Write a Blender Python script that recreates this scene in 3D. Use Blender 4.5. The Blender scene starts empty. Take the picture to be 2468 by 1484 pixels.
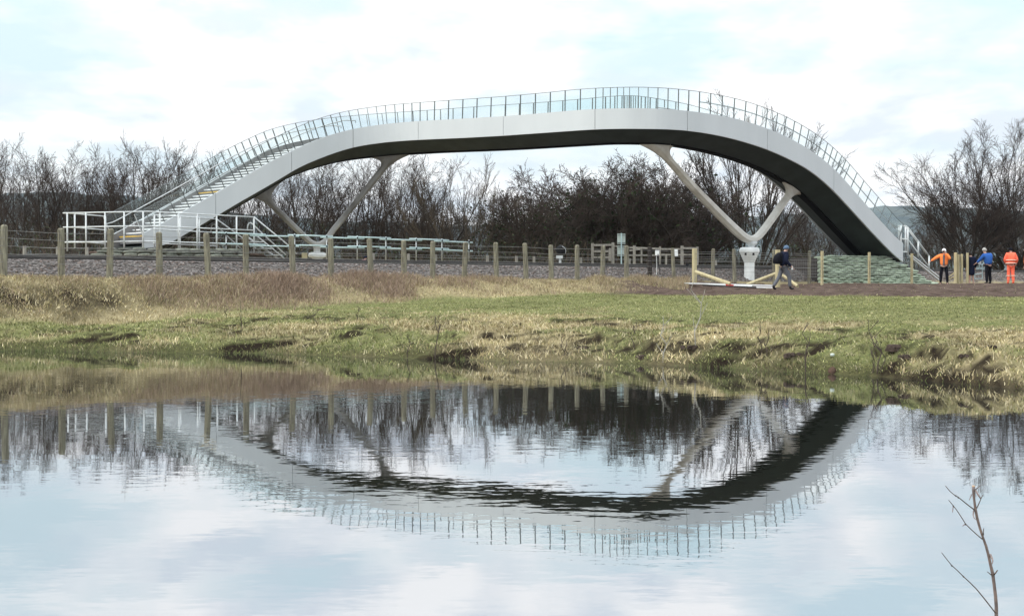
import bpy, math, random
import numpy as np
from mathutils import Vector, Matrix
R = math.radians
random.seed(7)
rng = np.random.default_rng(11)
sc = bpy.context.scene
COL = sc.collection
# ------------------------------------------------------------------ camera
CZ = 1.6                 # eye height above the water
F = 3500.0; CXP = 1234.0; CYP = 742.0
PITCH = math.atan(54.0 / F)
fw = np.array([0, math.cos(PITCH), -math.sin(PITCH)])
upv = np.array([0, math.sin(PITCH), math.cos(PITCH)])
cam = bpy.data.cameras.new('camera'); camo = bpy.data.objects.new('camera', cam); COL.objects.link(camo)
cam.sensor_width = 36; cam.lens = 36 * F / 2468.0
cam.clip_start = 0.1; cam.clip_end = 6000
camo.location = (0, 0, CZ); camo.rotation_euler = (math.pi / 2 - PITCH, 0, 0)
sc.camera = camo

def P(x, y, Y):
    """real-world point at depth Y seen from the camera spot at survey position x, y"""
    d = fw + np.array([1.0, 0, 0]) * (x - CXP) / F - upv * (y - CYP) / F
    t = Y / d[1]
    return np.array([d[0] * t, Y, CZ + d[2] * t])

def proj(p):
    v = np.array(p) - np.array([0, 0, CZ])
    dep = v @ fw
    return CXP + F * v[0] / dep, CYP - F * (v @ upv) / dep

# ------------------------------------------------------------------ tagging
def tag(o, label=None, cat=None, group=None, kind=None):
    if label: o['label'] = label
    if cat: o['category'] = cat
    if group: o['group'] = group
    if kind: o['kind'] = kind
    return o

def thing(name, label, cat, loc=(0, 0, 0), rz=0, group=None):
    o = bpy.data.objects.new(name, None); COL.objects.link(o)
    o.location = [float(v) for v in loc]; o.rotation_euler = (0, 0, rz); o.empty_display_size = 0.2
    return tag(o, label, cat, group)

def rootloc(parent):
    r = parent
    while r.parent: r = r.parent
    return np.array(r.location)

class MB:
    def __init__(s): s.v = []; s.f = []; s.mi = []
    def add(s, vs, fs, mi=0):
        b = len(s.v); s.v += [tuple(float(c) for c in v) for v in vs]
        s.f += [tuple(i + b for i in f) for f in fs]; s.mi += [mi] * len(fs)
    def box(s, c, sz, ax=None, mi=0):
        c = np.array(c, float); h = np.array(sz, float) / 2
        A = np.eye(3) if ax is None else np.array(ax, float)
        vs = []
        for k in range(8):
            sg = np.array([1 if k & 1 else -1, 1 if k & 2 else -1, 1 if k & 4 else -1])
            vs.append(c + (sg * h) @ A)
        s.add(vs, [(0, 2, 3, 1), (4, 5, 7, 6), (0, 1, 5, 4), (2, 6, 7, 3), (0, 4, 6, 2), (1, 3, 7, 5)], mi)
    def tube(s, pts, rad, n=8, mi=0, cap=True):
        pts = [np.array(p, float) for p in pts]; m = len(pts)
        if not hasattr(rad, '__len__'): rad = [rad] * m
        ref = None; vs = []
        for i in range(m):
            t = pts[min(i + 1, m - 1)] - pts[max(i - 1, 0)]
            t = t / (np.linalg.norm(t) + 1e-9)
            if ref is None: ref = np.array([0, 0, 1.0]) if abs(t[2]) < .9 else np.array([1.0, 0, 0])
            a = np.cross(t, ref); a /= (np.linalg.norm(a) + 1e-9); b = np.cross(t, a); ref = np.cross(a, t)
            for k in range(n):
                an = 2 * math.pi * k / n
                vs.append(pts[i] + rad[i] * (math.cos(an) * a + math.sin(an) * b))
        fs = []
        for i in range(m - 1):
            for k in range(n):
                k2 = (k + 1) % n
                fs.append((i * n + k, i * n + k2, (i + 1) * n + k2, (i + 1) * n + k))
        if cap:
            fs.append(tuple(range(n))[::-1]); fs.append(tuple((m - 1) * n + k for k in range(n)))
        s.add(vs, fs, mi)
    def loft(s, rings, closed=True, cap=True, mi=0):
        n = len(rings[0]); vs = [p for r in rings for p in r]; fs = []
        for i in range(len(rings) - 1):
            for k in range(n if closed else n - 1):
                k2 = (k + 1) % n
                fs.append((i * n + k, i * n + k2, (i + 1) * n + k2, (i + 1) * n + k))
        if cap:
            fs.append(tuple(range(n))[::-1]); fs.append(tuple((len(rings) - 1) * n + k for k in range(n)))
        s.add(vs, fs, mi)
    def build(s, name, mats, parent=None, smooth=False, bevel=0, loc=None):
        off = rootloc(parent) if parent is not None else (np.array(loc, float) if loc is not None else np.zeros(3))
        me = bpy.data.meshes.new(name)
        me.from_pydata([(v[0] - off[0], v[1] - off[1], v[2] - off[2]) for v in s.v], [], s.f)
        if not isinstance(mats, (list, tuple)): mats = [mats]
        for m in mats: me.materials.append(m)
        if len(mats) > 1: me.polygons.foreach_set('material_index', s.mi)
        if smooth: me.polygons.foreach_set('use_smooth', [True] * len(me.polygons))
        me.update()
        o = bpy.data.objects.new(name, me); COL.objects.link(o)
        if parent is not None: o.parent = parent
        elif loc is not None: o.location = [float(v) for v in off]
        if bevel:
            b = o.modifiers.new('bevel', 'BEVEL'); b.width = bevel; b.segments = 2; b.limit_method = 'ANGLE'
        return o

def copy_tree(o, parent=None):
    c = o.copy(); COL.objects.link(c)
    if parent is not None: c.parent = parent
    for ch in list(o.children): copy_tree(ch, c)
    return c

# ------------------------------------------------------------------ materials
def nt(m):
    m.use_nodes = True; t = m.node_tree
    for n in list(t.nodes): t.nodes.remove(n)
    return t
def N(t, kind, **kw):
    n = t.nodes.new(kind)
    for k, v in kw.items():
        if k.startswith('i_'):
            n.inputs[int(k[2:]) if k[2:].isdigit() else k[2:].replace('_', ' ')].default_value = v
        else: setattr(n, k, v)
    return n
def L(t, a, b): t.links.new(a, b)
def mix(t, fac, a, b, typ='MIX'):
    n = t.nodes.new('ShaderNodeMix'); n.data_type = 'RGBA'; n.blend_type = typ
    for sk, v in ((0, fac), (6, a), (7, b)):
        if isinstance(v, bpy.types.NodeSocket): L(t, v, n.inputs[sk])
        elif sk == 0: n.inputs[0].default_value = v
        else: n.inputs[sk].default_value = (v[0], v[1], v[2], 1)
    return n.outputs[2]
def noise(t, scale, detail=4, rough=.55, vec=None, sc3=None, coord='Object'):
    if vec is None:
        vec = N(t, 'ShaderNodeTexCoord').outputs[coord]
    if sc3 is not None:
        mp = N(t, 'ShaderNodeMapping'); mp.inputs['Scale'].default_value = sc3; L(t, vec, mp.inputs[0]); vec = mp.outputs[0]
    n = N(t, 'ShaderNodeTexNoise'); n.inputs['Scale'].default_value = scale
    n.inputs['Detail'].default_value = detail; n.inputs['Roughness'].default_value = rough
    L(t, vec, n.inputs['Vector']); return n.outputs['Fac']
def ramp(t, fac, stops):
    r = N(t, 'ShaderNodeValToRGB'); e = r.color_ramp.elements
    while len(e) < len(stops): e.new(.5)
    for i, (p, c) in enumerate(stops):
        e[i].position = p
        e[i].color = (c, c, c, 1) if not hasattr(c, '__len__') else (c[0], c[1], c[2], 1)
    L(t, fac, r.inputs[0]); return r.outputs[0]
def pbr(name, c1, c2=None, rough=.6, scale=6, bump=0, metal=0, sc3=None, bscale=None, lo=.35, hi=.65, spec=.5, coat=0):
    m = bpy.data.materials.new(name); t = nt(m)
    b = N(t, 'ShaderNodeBsdfPrincipled'); o = N(t, 'ShaderNodeOutputMaterial'); L(t, b.outputs[0], o.inputs[0])
    b.inputs['Roughness'].default_value = rough; b.inputs['Metallic'].default_value = metal
    b.inputs['Specular IOR Level'].default_value = spec if rough < .8 else .05
    if coat: b.inputs['Coat Weight'].default_value = coat
    if c2 is None: c2 = tuple(x * .86 for x in c1)
    f = noise(t, scale, sc3=sc3); f = ramp(t, f, [(lo, 0), (hi, 1)])
    L(t, mix(t, f, c1, c2), b.inputs['Base Color'])
    if bump:
        bp = N(t, 'ShaderNodeBump'); bp.inputs['Strength'].default_value = 1; bp.inputs['Distance'].default_value = bump
        L(t, noise(t, bscale or scale * 3, sc3=sc3), bp.inputs['Height']); L(t, bp.outputs[0], b.inputs['Normal'])
    return m
M = {}
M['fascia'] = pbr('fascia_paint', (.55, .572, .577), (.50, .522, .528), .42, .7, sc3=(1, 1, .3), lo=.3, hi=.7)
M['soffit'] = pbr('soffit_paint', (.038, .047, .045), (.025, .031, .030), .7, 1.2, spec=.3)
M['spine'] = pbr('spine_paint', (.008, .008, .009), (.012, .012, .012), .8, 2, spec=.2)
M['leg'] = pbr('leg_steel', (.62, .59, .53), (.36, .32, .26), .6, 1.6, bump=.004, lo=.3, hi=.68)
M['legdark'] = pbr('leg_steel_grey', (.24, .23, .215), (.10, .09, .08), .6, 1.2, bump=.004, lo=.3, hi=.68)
M['conc'] = pbr('pier_white', (.80, .81, .80), (.66, .67, .66), .7, 3, bump=.003)
M['white'] = pbr('white_galvanised', (.62, .64, .64), (.48, .50, .50), .45, 4)
M['teal'] = pbr('scaffold_tube', (.50, .62, .62), (.38, .50, .50), .4, 5)
M['steel'] = pbr('dark_steel', (.11, .12, .12), (.075, .085, .085), .4, 5)
M['hand'] = pbr('handrail_steel', (.50, .51, .51), (.40, .41, .41), .35, 5, metal=.6)
M['tread'] = pbr('tread_grey', (.17, .17, .175), (.13, .13, .135), .85, 9)
M['nosing'] = pbr('nosing_white', (.82, .83, .83), (.72, .73, .73), .6, 9)
M['yellow'] = pbr('nosing_yellow', (.62, .40, .07), (.52, .33, .05), .6, 9)
M['inner'] = pbr('string_inner', (.20, .19, .18), (.15, .14, .135), .6, 2)
M['post'] = pbr('weathered_timber', (.24, .225, .165), (.11, .10, .08), .9, 5, bump=.01, sc3=(4, 4, .5), bscale=12)
M['postdark'] = pbr('dark_timber', (.05, .045, .04), (.035, .03, .03), .9, 5, bump=.01, sc3=(4, 4, .5))
M['greywood'] = pbr('silver_timber', (.33, .31, .27), (.20, .185, .16), .9, 5, bump=.01, sc3=(3, 3, .6))
M['newwood'] = pbr('new_timber', (.50, .435, .27), (.38, .32, .19), .8, 4, bump=.004, sc3=(4, 4, .5))
M['wire'] = pbr('wire', (.22, .22, .21), (.15, .14, .13), .5, 9, metal=.4)
M['rail'] = pbr('rail_steel', (.055, .047, .042), (.03, .027, .025), .6, 6)
M['railtop'] = pbr('rail_head', (.45, .45, .46), (.35, .34, .34), .3, 6, metal=.8)
M['sleeper'] = pbr('sleeper', (.24, .23, .21), (.15, .14, .13), .9, 5)
M['bag'] = pbr('sandbag_weave', (.43, .49, .37), (.29, .345, .26), .9, 3, bump=.012, bscale=14, lo=.3, hi=.7)
M['bagpale'] = pbr('sandbag_weave_grey', (.19, .195, .165), (.11, .115, .095), .9, 3, bump=.012, bscale=14)
M['bark'] = pbr('bark', (.065, .055, .046), (.03, .026, .022), .95, 3, bump=.02)
M['twig'] = pbr('twig', (.075, .058, .049), (.038, .030, .026), .95, .6)
M['twigtan'] = pbr('twig_tan', (.12, .095, .07), (.06, .05, .04), .95, .5)
def randvar(m, lo, hi):
    t = m.node_tree; b = [n for n in t.nodes if n.type == 'BSDF_PRINCIPLED'][0]; src = b.inputs['Base Color'].links[0].from_socket
    oi = N(t, 'ShaderNodeObjectInfo'); v = ramp(t, oi.outputs['Random'], [(0, lo), (1, hi)]); L(t, mix(t, 1.0, src, v, 'MULTIPLY'), b.inputs['Base Color'])
randvar(M['bag'], .62, 1.15); randvar(M['bagpale'], .6, 1.25)
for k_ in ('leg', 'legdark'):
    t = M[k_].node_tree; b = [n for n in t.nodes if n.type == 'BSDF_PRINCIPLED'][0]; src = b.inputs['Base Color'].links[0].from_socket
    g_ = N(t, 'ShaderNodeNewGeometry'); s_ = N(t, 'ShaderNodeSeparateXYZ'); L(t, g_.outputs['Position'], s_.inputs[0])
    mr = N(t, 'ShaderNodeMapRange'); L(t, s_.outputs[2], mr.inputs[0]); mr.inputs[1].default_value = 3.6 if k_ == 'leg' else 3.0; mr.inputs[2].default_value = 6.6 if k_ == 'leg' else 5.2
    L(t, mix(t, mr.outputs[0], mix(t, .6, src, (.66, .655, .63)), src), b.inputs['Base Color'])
M['ivy'] = pbr('ivy', (.035, .045, .022), (.018, .025, .014), .9, 1.5)
M['black'] = pbr('black_plastic', (.012, .012, .014), (.02, .02, .022), .75, 5, spec=.2)
M['signback'] = pbr('sign_back', (.50, .55, .50), (.42, .47, .42), .5, 2)
M['red'] = pbr('red_tape', (.55, .06, .05), (.45, .05, .04), .5, 5)
M['skin'] = pbr('skin', (.55, .34, .26), (.50, .30, .23), .5, 5)

def glass(name, tint, gl=.10, haze=.06):
    m = bpy.data.materials.new(name); t = nt(m)
    tr = N(t, 'ShaderNodeBsdfTransparent'); tr.inputs[0].default_value = (*tint, 1)
    g = N(t, 'ShaderNodeBsdfGlossy'); g.inputs['Roughness'].default_value = .03
    d = N(t, 'ShaderNodeBsdfDiffuse'); d.inputs[0].default_value = (.5, .62, .6, 1)
    lw_ = N(t, 'ShaderNodeLayerWeight'); pf = N(t, 'ShaderNodeMath', operation='POWER'); L(t, lw_.outputs['Facing'], pf.inputs[0]); pf.inputs[1].default_value = 4
    fr = N(t, 'ShaderNodeMath', operation='MULTIPLY_ADD'); L(t, pf.outputs[0], fr.inputs[0]); fr.inputs[1].default_value = .6; fr.inputs[2].default_value = .03
    a = N(t, 'ShaderNodeMixShader'); a.inputs[0].default_value = haze; L(t, tr.outputs[0], a.inputs[1]); L(t, d.outputs[0], a.inputs[2])
    b = N(t, 'ShaderNodeMixShader'); L(t, fr.outputs[0], b.inputs[0]); L(t, a.outputs[0], b.inputs[1]); L(t, g.outputs[0], b.inputs[2])
    o = N(t, 'ShaderNodeOutputMaterial'); L(t, b.outputs[0], o.inputs[0]); return m
M['glass'] = glass('parapet_glass', (.965, .99, .99), haze=.015)

# ------------------------------------------------------------------ sky and light
SUN_EL, SUN_AZ = R(34), R(-118)      # azimuth measured from +Y towards +X: behind the camera, left
w = bpy.data.worlds.new('World'); sc.world = w; w.use_nodes = True; t = w.node_tree
for n in list(t.nodes): t.nodes.remove(n)
sky = N(t, 'ShaderNodeTexSky'); sky.sky_type = 'NISHITA'; sky.sun_disc = False
sky.sun_elevation = SUN_EL; sky.sun_rotation = SUN_AZ; sky.dust_density = 1.5
tc = N(t, 'ShaderNodeTexCoord'); sep = N(t, 'ShaderNodeSeparateXYZ'); L(t, tc.outputs['Generated'], sep.inputs[0])
zc = N(t, 'ShaderNodeMath', operation='MAXIMUM'); L(t, sep.outputs[2], zc.inputs[0]); zc.inputs[1].default_value = 0
zo = N(t, 'ShaderNodeMath', operation='ADD'); L(t, zc.outputs[0], zo.inputs[0]); zo.inputs[1].default_value = .16
dx = N(t, 'ShaderNodeMath', operation='DIVIDE'); L(t, sep.outputs[0], dx.inputs[0]); L(t, zo.outputs[0], dx.inputs[1])
dy = N(t, 'ShaderNodeMath', operation='DIVIDE'); L(t, sep.outputs[1], dy.inputs[0]); L(t, zo.outputs[0], dy.inputs[1])
cb = N(t, 'ShaderNodeCombineXYZ'); L(t, dx.outputs[0], cb.inputs[0]); L(t, dy.outputs[0], cb.inputs[1]); cb.inputs[2].default_value = 4.3
n1 = noise(t, 1.7, 5, .52, vec=cb.outputs[0]); m1 = ramp(t, n1, [(.44, 0), (.60, 1)])
n2 = noise(t, 2.3, 5, .5, vec=cb.outputs[0], sc3=(1.6, 1, 1)); m2 = ramp(t, n2, [(.44, 0), (.62, 1)])
skb = mix(t, 1.0, sky.outputs[0], (.10, .10, .10), 'MULTIPLY')
blue = mix(t, .75, skb, (.70, .85, .905))
cloud = mix(t, m2, (.96, .96, .965), (.67, .735, .81))
hzn = ramp(t, zc.outputs[0], [(.055, 0), (.12, 1)])
mm = N(t, 'ShaderNodeMath', operation='MULTIPLY'); L(t, m1, mm.inputs[0]); L(t, hzn, mm.inputs[1])
cl = mix(t, mm.outputs[0], cloud, blue)
bg = N(t, 'ShaderNodeBackground'); L(t, cl, bg.inputs[0])
z2 = N(t, 'ShaderNodeMath', operation='POWER'); L(t, zc.outputs[0], z2.inputs[0]); z2.inputs[1].default_value = 1.6
ms = N(t, 'ShaderNodeMath', operation='MULTIPLY_ADD'); L(t, z2.outputs[0], ms.inputs[0]); ms.inputs[1].default_value = 2.2; ms.inputs[2].default_value = 1.0
L(t, ms.outputs[0], bg.inputs[1])
wo = N(t, 'ShaderNodeOutputWorld'); L(t, bg.outputs[0], wo.inputs[0])
sl = bpy.data.lights.new('sun', 'SUN'); sl.energy = 1.5; sl.angle = R(14); sl.color = (1, .95, .87)
so = bpy.data.objects.new('sun', sl); COL.objects.link(so)
sd = Vector((math.sin(SUN_AZ) * math.cos(SUN_EL), math.cos(SUN_AZ) * math.cos(SUN_EL), math.sin(SUN_EL)))
so.rotation_euler = sd.to_track_quat('Z', 'Y').to_euler(); so.location = (-20, -20, 30)
sc.view_settings.view_transform = 'Standard'; sc.view_settings.look = 'None'; sc.view_settings.exposure = 0.25; sc.view_settings.gamma = 1

# ------------------------------------------------------------------ numpy noise
_T = rng.random((256, 256))
def vn(x, y):
    xi = np.floor(x).astype(int); yi = np.floor(y).astype(int); fx = x - xi; fy = y - yi
    fx = fx * fx * (3 - 2 * fx); fy = fy * fy * (3 - 2 * fy)
    a = _T[xi & 255, yi & 255]; b = _T[(xi + 1) & 255, yi & 255]; c = _T[xi & 255, (yi + 1) & 255]; d = _T[(xi + 1) & 255, (yi + 1) & 255]
    return (a * (1 - fx) + b * fx) * (1 - fy) + (c * (1 - fx) + d * fx) * fy - .5
def fbm(x, y, o=3):
    s = 0; a = 1
    for k in range(o): s = s + a * vn(x * 2 ** k + 17.3 * k, y * 2 ** k + 5.1 * k); a *= .5
    return s
def sstep(a, b, x):
    t = np.clip((x - a) / (b - a), 0, 1); return t * t * (3 - 2 * t)
SHX = [-250, -60, -25, -12, -6, -2.1, 2.2, 4.4, 6.5, 7.8, 10, 14, 25, 40, 80]
SHY = [90, 47, 38.6, 35.6, 34.2, 31.9, 30.0, 27.7, 25.3, 22.7, 19.4, 15, 8, 2, -20]
def shore(X): return np.interp(X, SHX, SHY) + .5 * fbm(X * .5, X * 0 + 3.3, 3)
def qf(X, Y): return (Y - X - 54.9) / 1.41421
LP0 = np.array([-17.3, 63.5]); LP1 = np.array([-12.9, 68.2])     # raised ground under the far platform
def segd(X, Y, a, b):
    d = b - a; t = np.clip(((X - a[0]) * d[0] + (Y - a[1]) * d[1]) / (d @ d), 0, 1)
    return np.hypot(X - a[0] - t * d[0], Y - a[1] - t * d[1])
RP0 = np.array([19.2, 75.4]); RP1 = np.array([20.8, 76.6])
FUR = [np.array(p) for p in ((-4.4, 42.0), (-2.2, 39.6), (.4, 36.6), (1.6, 34.6), (2.9, 33.0))]
def hbase(X, Y):
    u = Y - shore(X)
    z = np.interp(u, [-25, -3, -.4, 0, .25, .8, 2.5, 6, 12, 20, 28, 38, 50, 80], [-1.3, -.7, -.12, -.01, .12, .26, .42, .60, .88, 1.17, 1.30, 1.43, 1.62, 1.7])
    q = qf(X, Y); ft = np.interp(X, [5, 11], [1.80, 1.66])
    z = z + (ft - z) * sstep(-2.4, 0, q)
    zq = np.interp(q, [0, 1.2, 2.0, 3.3, 4.0, 4.3, 10.8, 12.3, 15, 60], [0, -.12, 0, .49, .50, .44, .44, -.05, .25, .3])
    z = z + np.where(q > 0, zq, 0) + np.where(q > 0, (1.88 - ft) * sstep(0, 3, q), 0)
    return z, u, q
SCL = []
def scarp(X, Y):
    s = 0
    for x0, x1, y0, h in SCL:
        w_ = sstep(x0 - .25, x0 + .3, X) * (1 - sstep(x1 - .3, x1 + .25, X)); v = Y - y0 - .35 * fbm(X * 1.3, X * 0 + y0, 2)
        s = s + w_ * h * (sstep(0, .12, v) * (1 - sstep(.3, 1.6, v)) - .5 * sstep(-.45, -.1, v) * (1 - sstep(-.05, .05, v)))
    return s
def hf(X, Y):
    X = np.asarray(X, float); Y = np.asarray(Y, float)
    z, u, q = hbase(X, Y)
    tuss = sstep(.1, 1.2, u) * (1 - sstep(7, 13, u)) * (1 - .7 * sstep(-4.5, -2.5, q)); fld = sstep(.3, 2, u) * (1 - sstep(-.5, 1, q))
    rid = np.abs(fbm(X * .9 + 3, Y * .8, 3)) * 2
    z = z + tuss * (.07 * (.45 - rid) + .12 * fbm(X * 1.9, Y * 4.2, 3) + .03 * fbm(X * 7, Y * 7, 1)) + scarp(X, Y) + fld * (.05 * fbm(X * .7, Y * .7, 3) + .035 * fbm(X * 4, Y * 4, 2))
    # little bank scarps
    sc_ = sstep(.0, .12, fbm(X * .33 + 9, X * 0 + 2, 2)) * sstep(1.2, 1.6, u + fbm(X * .6, Y * 0 + 7, 2)) * (1 - sstep(2.2, 6, u))
    z = z + .16 * sc_
    strawb = sstep(-2.8, -1.9, q + .8 * fbm(X * .6, Y * .6, 2)) * (1 - sstep(-.6, .3, q)) * (1 - sstep(9, 12, X))
    z = z + .05 * strawb * (1 + fbm(X * 1.5, Y * 1.5, 2))
    fd = np.min([segd(X, Y, FUR[i], FUR[i + 1]) for i in range(4)], axis=0) + .12 * fbm(X * 2, Y * 2, 2)
    z = z - .26 * (1 - sstep(.08, .34, fd))
    mud = mudmask(X, Y) * (1 - sstep(-.5, .5, q))
    z = z + mud * (.09 * fbm(X * 2.5, Y * 2.5, 3) + .03 * np.abs(fbm(X * 6, Y * 2, 2)))
    pl = 1 - sstep(1.2, 2.0, segd(X, Y, LP0, LP1))
    z = np.maximum(z, z + (3.08 - z) * pl)
    nb = np.interp(Y, [-30, 2.6, 3.6, 5.2, 9], [.25, .15, 0.02, -.6, -1.5]) + .03 * fbm(X * 1.5, Y * 1.5, 3)
    return np.maximum(z, nb)
def mudmask(X, Y):
    yb = 51 - 1.26 * (X - 5.3) + 2.2 * fbm(X * .4, Y * .25, 3)
    return sstep(0, 1.6, Y - yb) * sstep(2.5, 5, X)
def soil(X, Y, u):  # bare soil plus painted shade in the hollows between tussocks
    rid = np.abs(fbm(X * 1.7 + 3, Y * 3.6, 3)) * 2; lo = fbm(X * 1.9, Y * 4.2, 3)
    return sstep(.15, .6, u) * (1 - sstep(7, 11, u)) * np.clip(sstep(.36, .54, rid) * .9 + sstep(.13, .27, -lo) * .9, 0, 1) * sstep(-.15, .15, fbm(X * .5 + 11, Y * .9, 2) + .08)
def hz(x, y): return float(hf(np.array([x]), np.array([y]))[0])
def ground_hit(x, y, y0=16, y1=90):
    Ys = np.linspace(y0, y1, 1500); p = np.array([P(x, y, v) for v in Ys])
    h = hf(p[:, 0], p[:, 1]); k = np.argmax(h >= p[:, 2])
    return np.array([p[k, 0], p[k, 1], h[k]])

def np_mesh(name, verts, quads=None, tris=None, col=None, mat=None, smooth=False):
    me = bpy.data.meshes.new(name); nv = len(verts)
    me.vertices.add(nv); me.vertices.foreach_set('co', np.asarray(verts, np.float32).ravel())
    arr = quads if quads is not None else tris; k = arr.shape[1]
    me.loops.add(arr.size); me.loops.foreach_set('vertex_index', arr.astype(np.int32).ravel())
    me.polygons.add(len(arr)); me.polygons.foreach_set('loop_start', np.arange(0, arr.size, k, dtype=np.int32))
    me.polygons.foreach_set('loop_total', np.full(len(arr), k, np.int32))
    if smooth: me.polygons.foreach_set('use_smooth', np.ones(len(arr), bool))
    if col is not None:
        a = me.attributes.new('Col', 'FLOAT_COLOR', 'POINT')
        c4 = np.ones((nv, 4), np.float32); c4[:, :3] = col; a.data.foreach_set('color', c4.ravel())
    me.update(calc_edges=True); me.validate()
    if mat: me.materials.append(mat)
    o = bpy.data.objects.new(name, me); COL.objects.link(o); return o

for a_, b_, y_, h_ in ((540, 740, 832, .10), (1000, 1170, 856, .11), (160, 330, 818, .08), (2130, 2230, 880, .10), (1690, 1790, 880, .09)):
    g0 = ground_hit(a_, y_); g1 = ground_hit(b_, y_); SCL.append((g0[0], g1[0], (g0[1] + g1[1]) / 2, h_))
# ------------------------------------------------------------------ ground sheet
def axis(segs):
    out = []
    for a, b, d in segs: out += list(np.arange(a, b, d))
    return np.array(out + [segs[-1][1]])
xs = axis([(-2600, -600, 250), (-600, -120, 60), (-120, -40, 8), (-40, -19, .8), (-19, 30, .17), (30, 60, 1.5), (60, 200, 12), (200, 600, 60), (600, 2600, 250)])
ys = axis([(-300, -20, 35), (-20, 1, 2), (1, 6, .25), (6, 20, 1.5), (20, 22, .3), (22, 40, .1), (40, 80, .2), (80, 130, 1.2), (130, 300, 12), (300, 800, 60), (800, 3600, 250)])
GX, GY = np.meshgrid(xs, ys, indexing='ij')
GZ = hf(GX, GY)
far = sstep(140, 300, GY); GZ = GZ * (1 - far) + 2.0 * far
nx_, ny_ = GX.shape
idx = np.arange(nx_ * ny_).reshape(nx_, ny_)
quads = np.stack([idx[:-1, :-1], idx[1:, :-1], idx[1:, 1:], idx[:-1, 1:]], -1).reshape(-1, 4)
_, U, Q = hbase(GX, GY)
mudm = mudmask(GX, GY) * (1 - sstep(-1, 1.5, Q)); mudm = np.maximum(mudm, 1 - sstep(1.8, 2.6, segd(GX, GY, LP0, LP1)))
def strawmask(X, Y, u, q):
    a = sstep(-2.5, -1.8, q + .9 * fbm(X * .35, Y * .35, 2))     # along the fence, left part
    a2 = sstep(-2.2, -1.5, q + .5 * fbm(X * .5, Y * .5, 2))
    b = sstep(-.12, .22, fbm(X * .45 + 31, Y * .5, 3)) * (1 - sstep(7, 12, u)) * sstep(-9, -4, X)
    c = .55 * sstep(0, .4, fbm(X * .8 + 5, Y * .8 + 9, 3)) * (1 - sstep(9, 15, u))
    return np.clip(np.maximum(np.maximum(a, a2), np.maximum(b, c)), 0, 1)
str_ = strawmask(GX, GY, U, Q)
ball = sstep(1.5, 2.3, Q) * (1 - sstep(12, 13.5, Q)) 
colg = np.stack([str_, mudm, ball], -1).reshape(-1, 3); soil_shade_g = np.clip(np.maximum(soil(GX, GY, U) * (1 - sstep(-4.2, -2.8, Q)), .55 * (1 - sstep(.25, .9, U + .5 * fbm(GX * 1.5, GY, 2)))), 0, 1).ravel()  # soil and painted hollow shade, plus the darker wet shore edge
m = bpy.data.materials.new('ground'); t = nt(m)
at = N(t, 'ShaderNodeAttribute', attribute_name='Col'); sp = N(t, 'ShaderNodeSeparateColor'); L(t, at.outputs[0], sp.inputs[0])
geo = N(t, 'ShaderNodeNewGeometry'); vec = geo.outputs['Position']
ga = noise(t, 1.6, 6, .7, vec=vec); gb = noise(t, 12, 4, .7, vec=vec)
green = mix(t, ramp(t, ga, [(.35, 0), (.65, 1)]), (.15, .158, .060), (.245, .232, .105))
green = mix(t, ramp(t, gb, [(.35, 0), (.7, 1)]), green, (.07, .085, .035))
straw = mix(t, ramp(t, gb, [(.3, 0), (.7, 1)]), (.36, .30, .17), (.20, .165, .095))
mudc = mix(t, ramp(t, noise(t, 2.4, 6, .75, vec=vec, sc3=(.5, 2.6, 1)), [(.38, 0), (.62, 1)]), (.040, .027, .021), (.135, .098, .08))
c = mix(t, sp.outputs[0], green, straw); c = mix(t, sp.outputs[1], c, mudc)
vo = N(t, 'ShaderNodeTexVoronoi'); vo.inputs['Scale'].default_value = 16; L(t, vec, vo.inputs['Vector'])
vs_ = N(t, 'ShaderNodeSeparateColor'); L(t, vo.outputs['Color'], vs_.inputs[0])
bal = mix(t, vs_.outputs[0], (.23, .208, .197), (.08, .072, .068)); bal = mix(t, ramp(t, vo.outputs['Distance'], [(.3, 0), (.7, 1)]), bal, (.08, .07, .065))
c = mix(t, sp.outputs[2], c, bal)
sa = N(t, 'ShaderNodeAttribute', attribute_name='SoilShade'); sb_ = mix(t, gb, (.032, .024, .016), (.014, .011, .008)); c = mix(t, sa.outputs['Fac'], c, sb_)  # near-black soil colour, also standing in for shade between tussocks
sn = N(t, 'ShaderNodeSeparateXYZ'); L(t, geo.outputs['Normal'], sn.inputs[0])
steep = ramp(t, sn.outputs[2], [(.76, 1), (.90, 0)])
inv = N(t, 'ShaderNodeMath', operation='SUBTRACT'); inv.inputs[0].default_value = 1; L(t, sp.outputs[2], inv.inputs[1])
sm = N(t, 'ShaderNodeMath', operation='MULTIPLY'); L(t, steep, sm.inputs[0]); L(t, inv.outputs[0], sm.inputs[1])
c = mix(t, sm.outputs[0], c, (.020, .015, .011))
b = N(t, 'ShaderNodeBsdfPrincipled'); b.inputs['Roughness'].default_value = .95; b.inputs['Specular IOR Level'].default_value = .02; L(t, c, b.inputs['Base Color'])
bp = N(t, 'ShaderNodeBump'); bp.inputs['Distance'].default_value = .05; L(t, gb, bp.inputs['Height']); L(t, bp.outputs[0], b.inputs['Normal'])
o_ = N(t, 'ShaderNodeOutputMaterial'); L(t, b.outputs[0], o_.inputs[0])
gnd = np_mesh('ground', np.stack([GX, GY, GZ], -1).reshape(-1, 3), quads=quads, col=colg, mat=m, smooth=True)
a_ = gnd.data.attributes.new('SoilShade', 'FLOAT', 'POINT'); a_.data.foreach_set('value', soil_shade_g.astype(np.float32))
tag(gnd, kind='structure')

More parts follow.
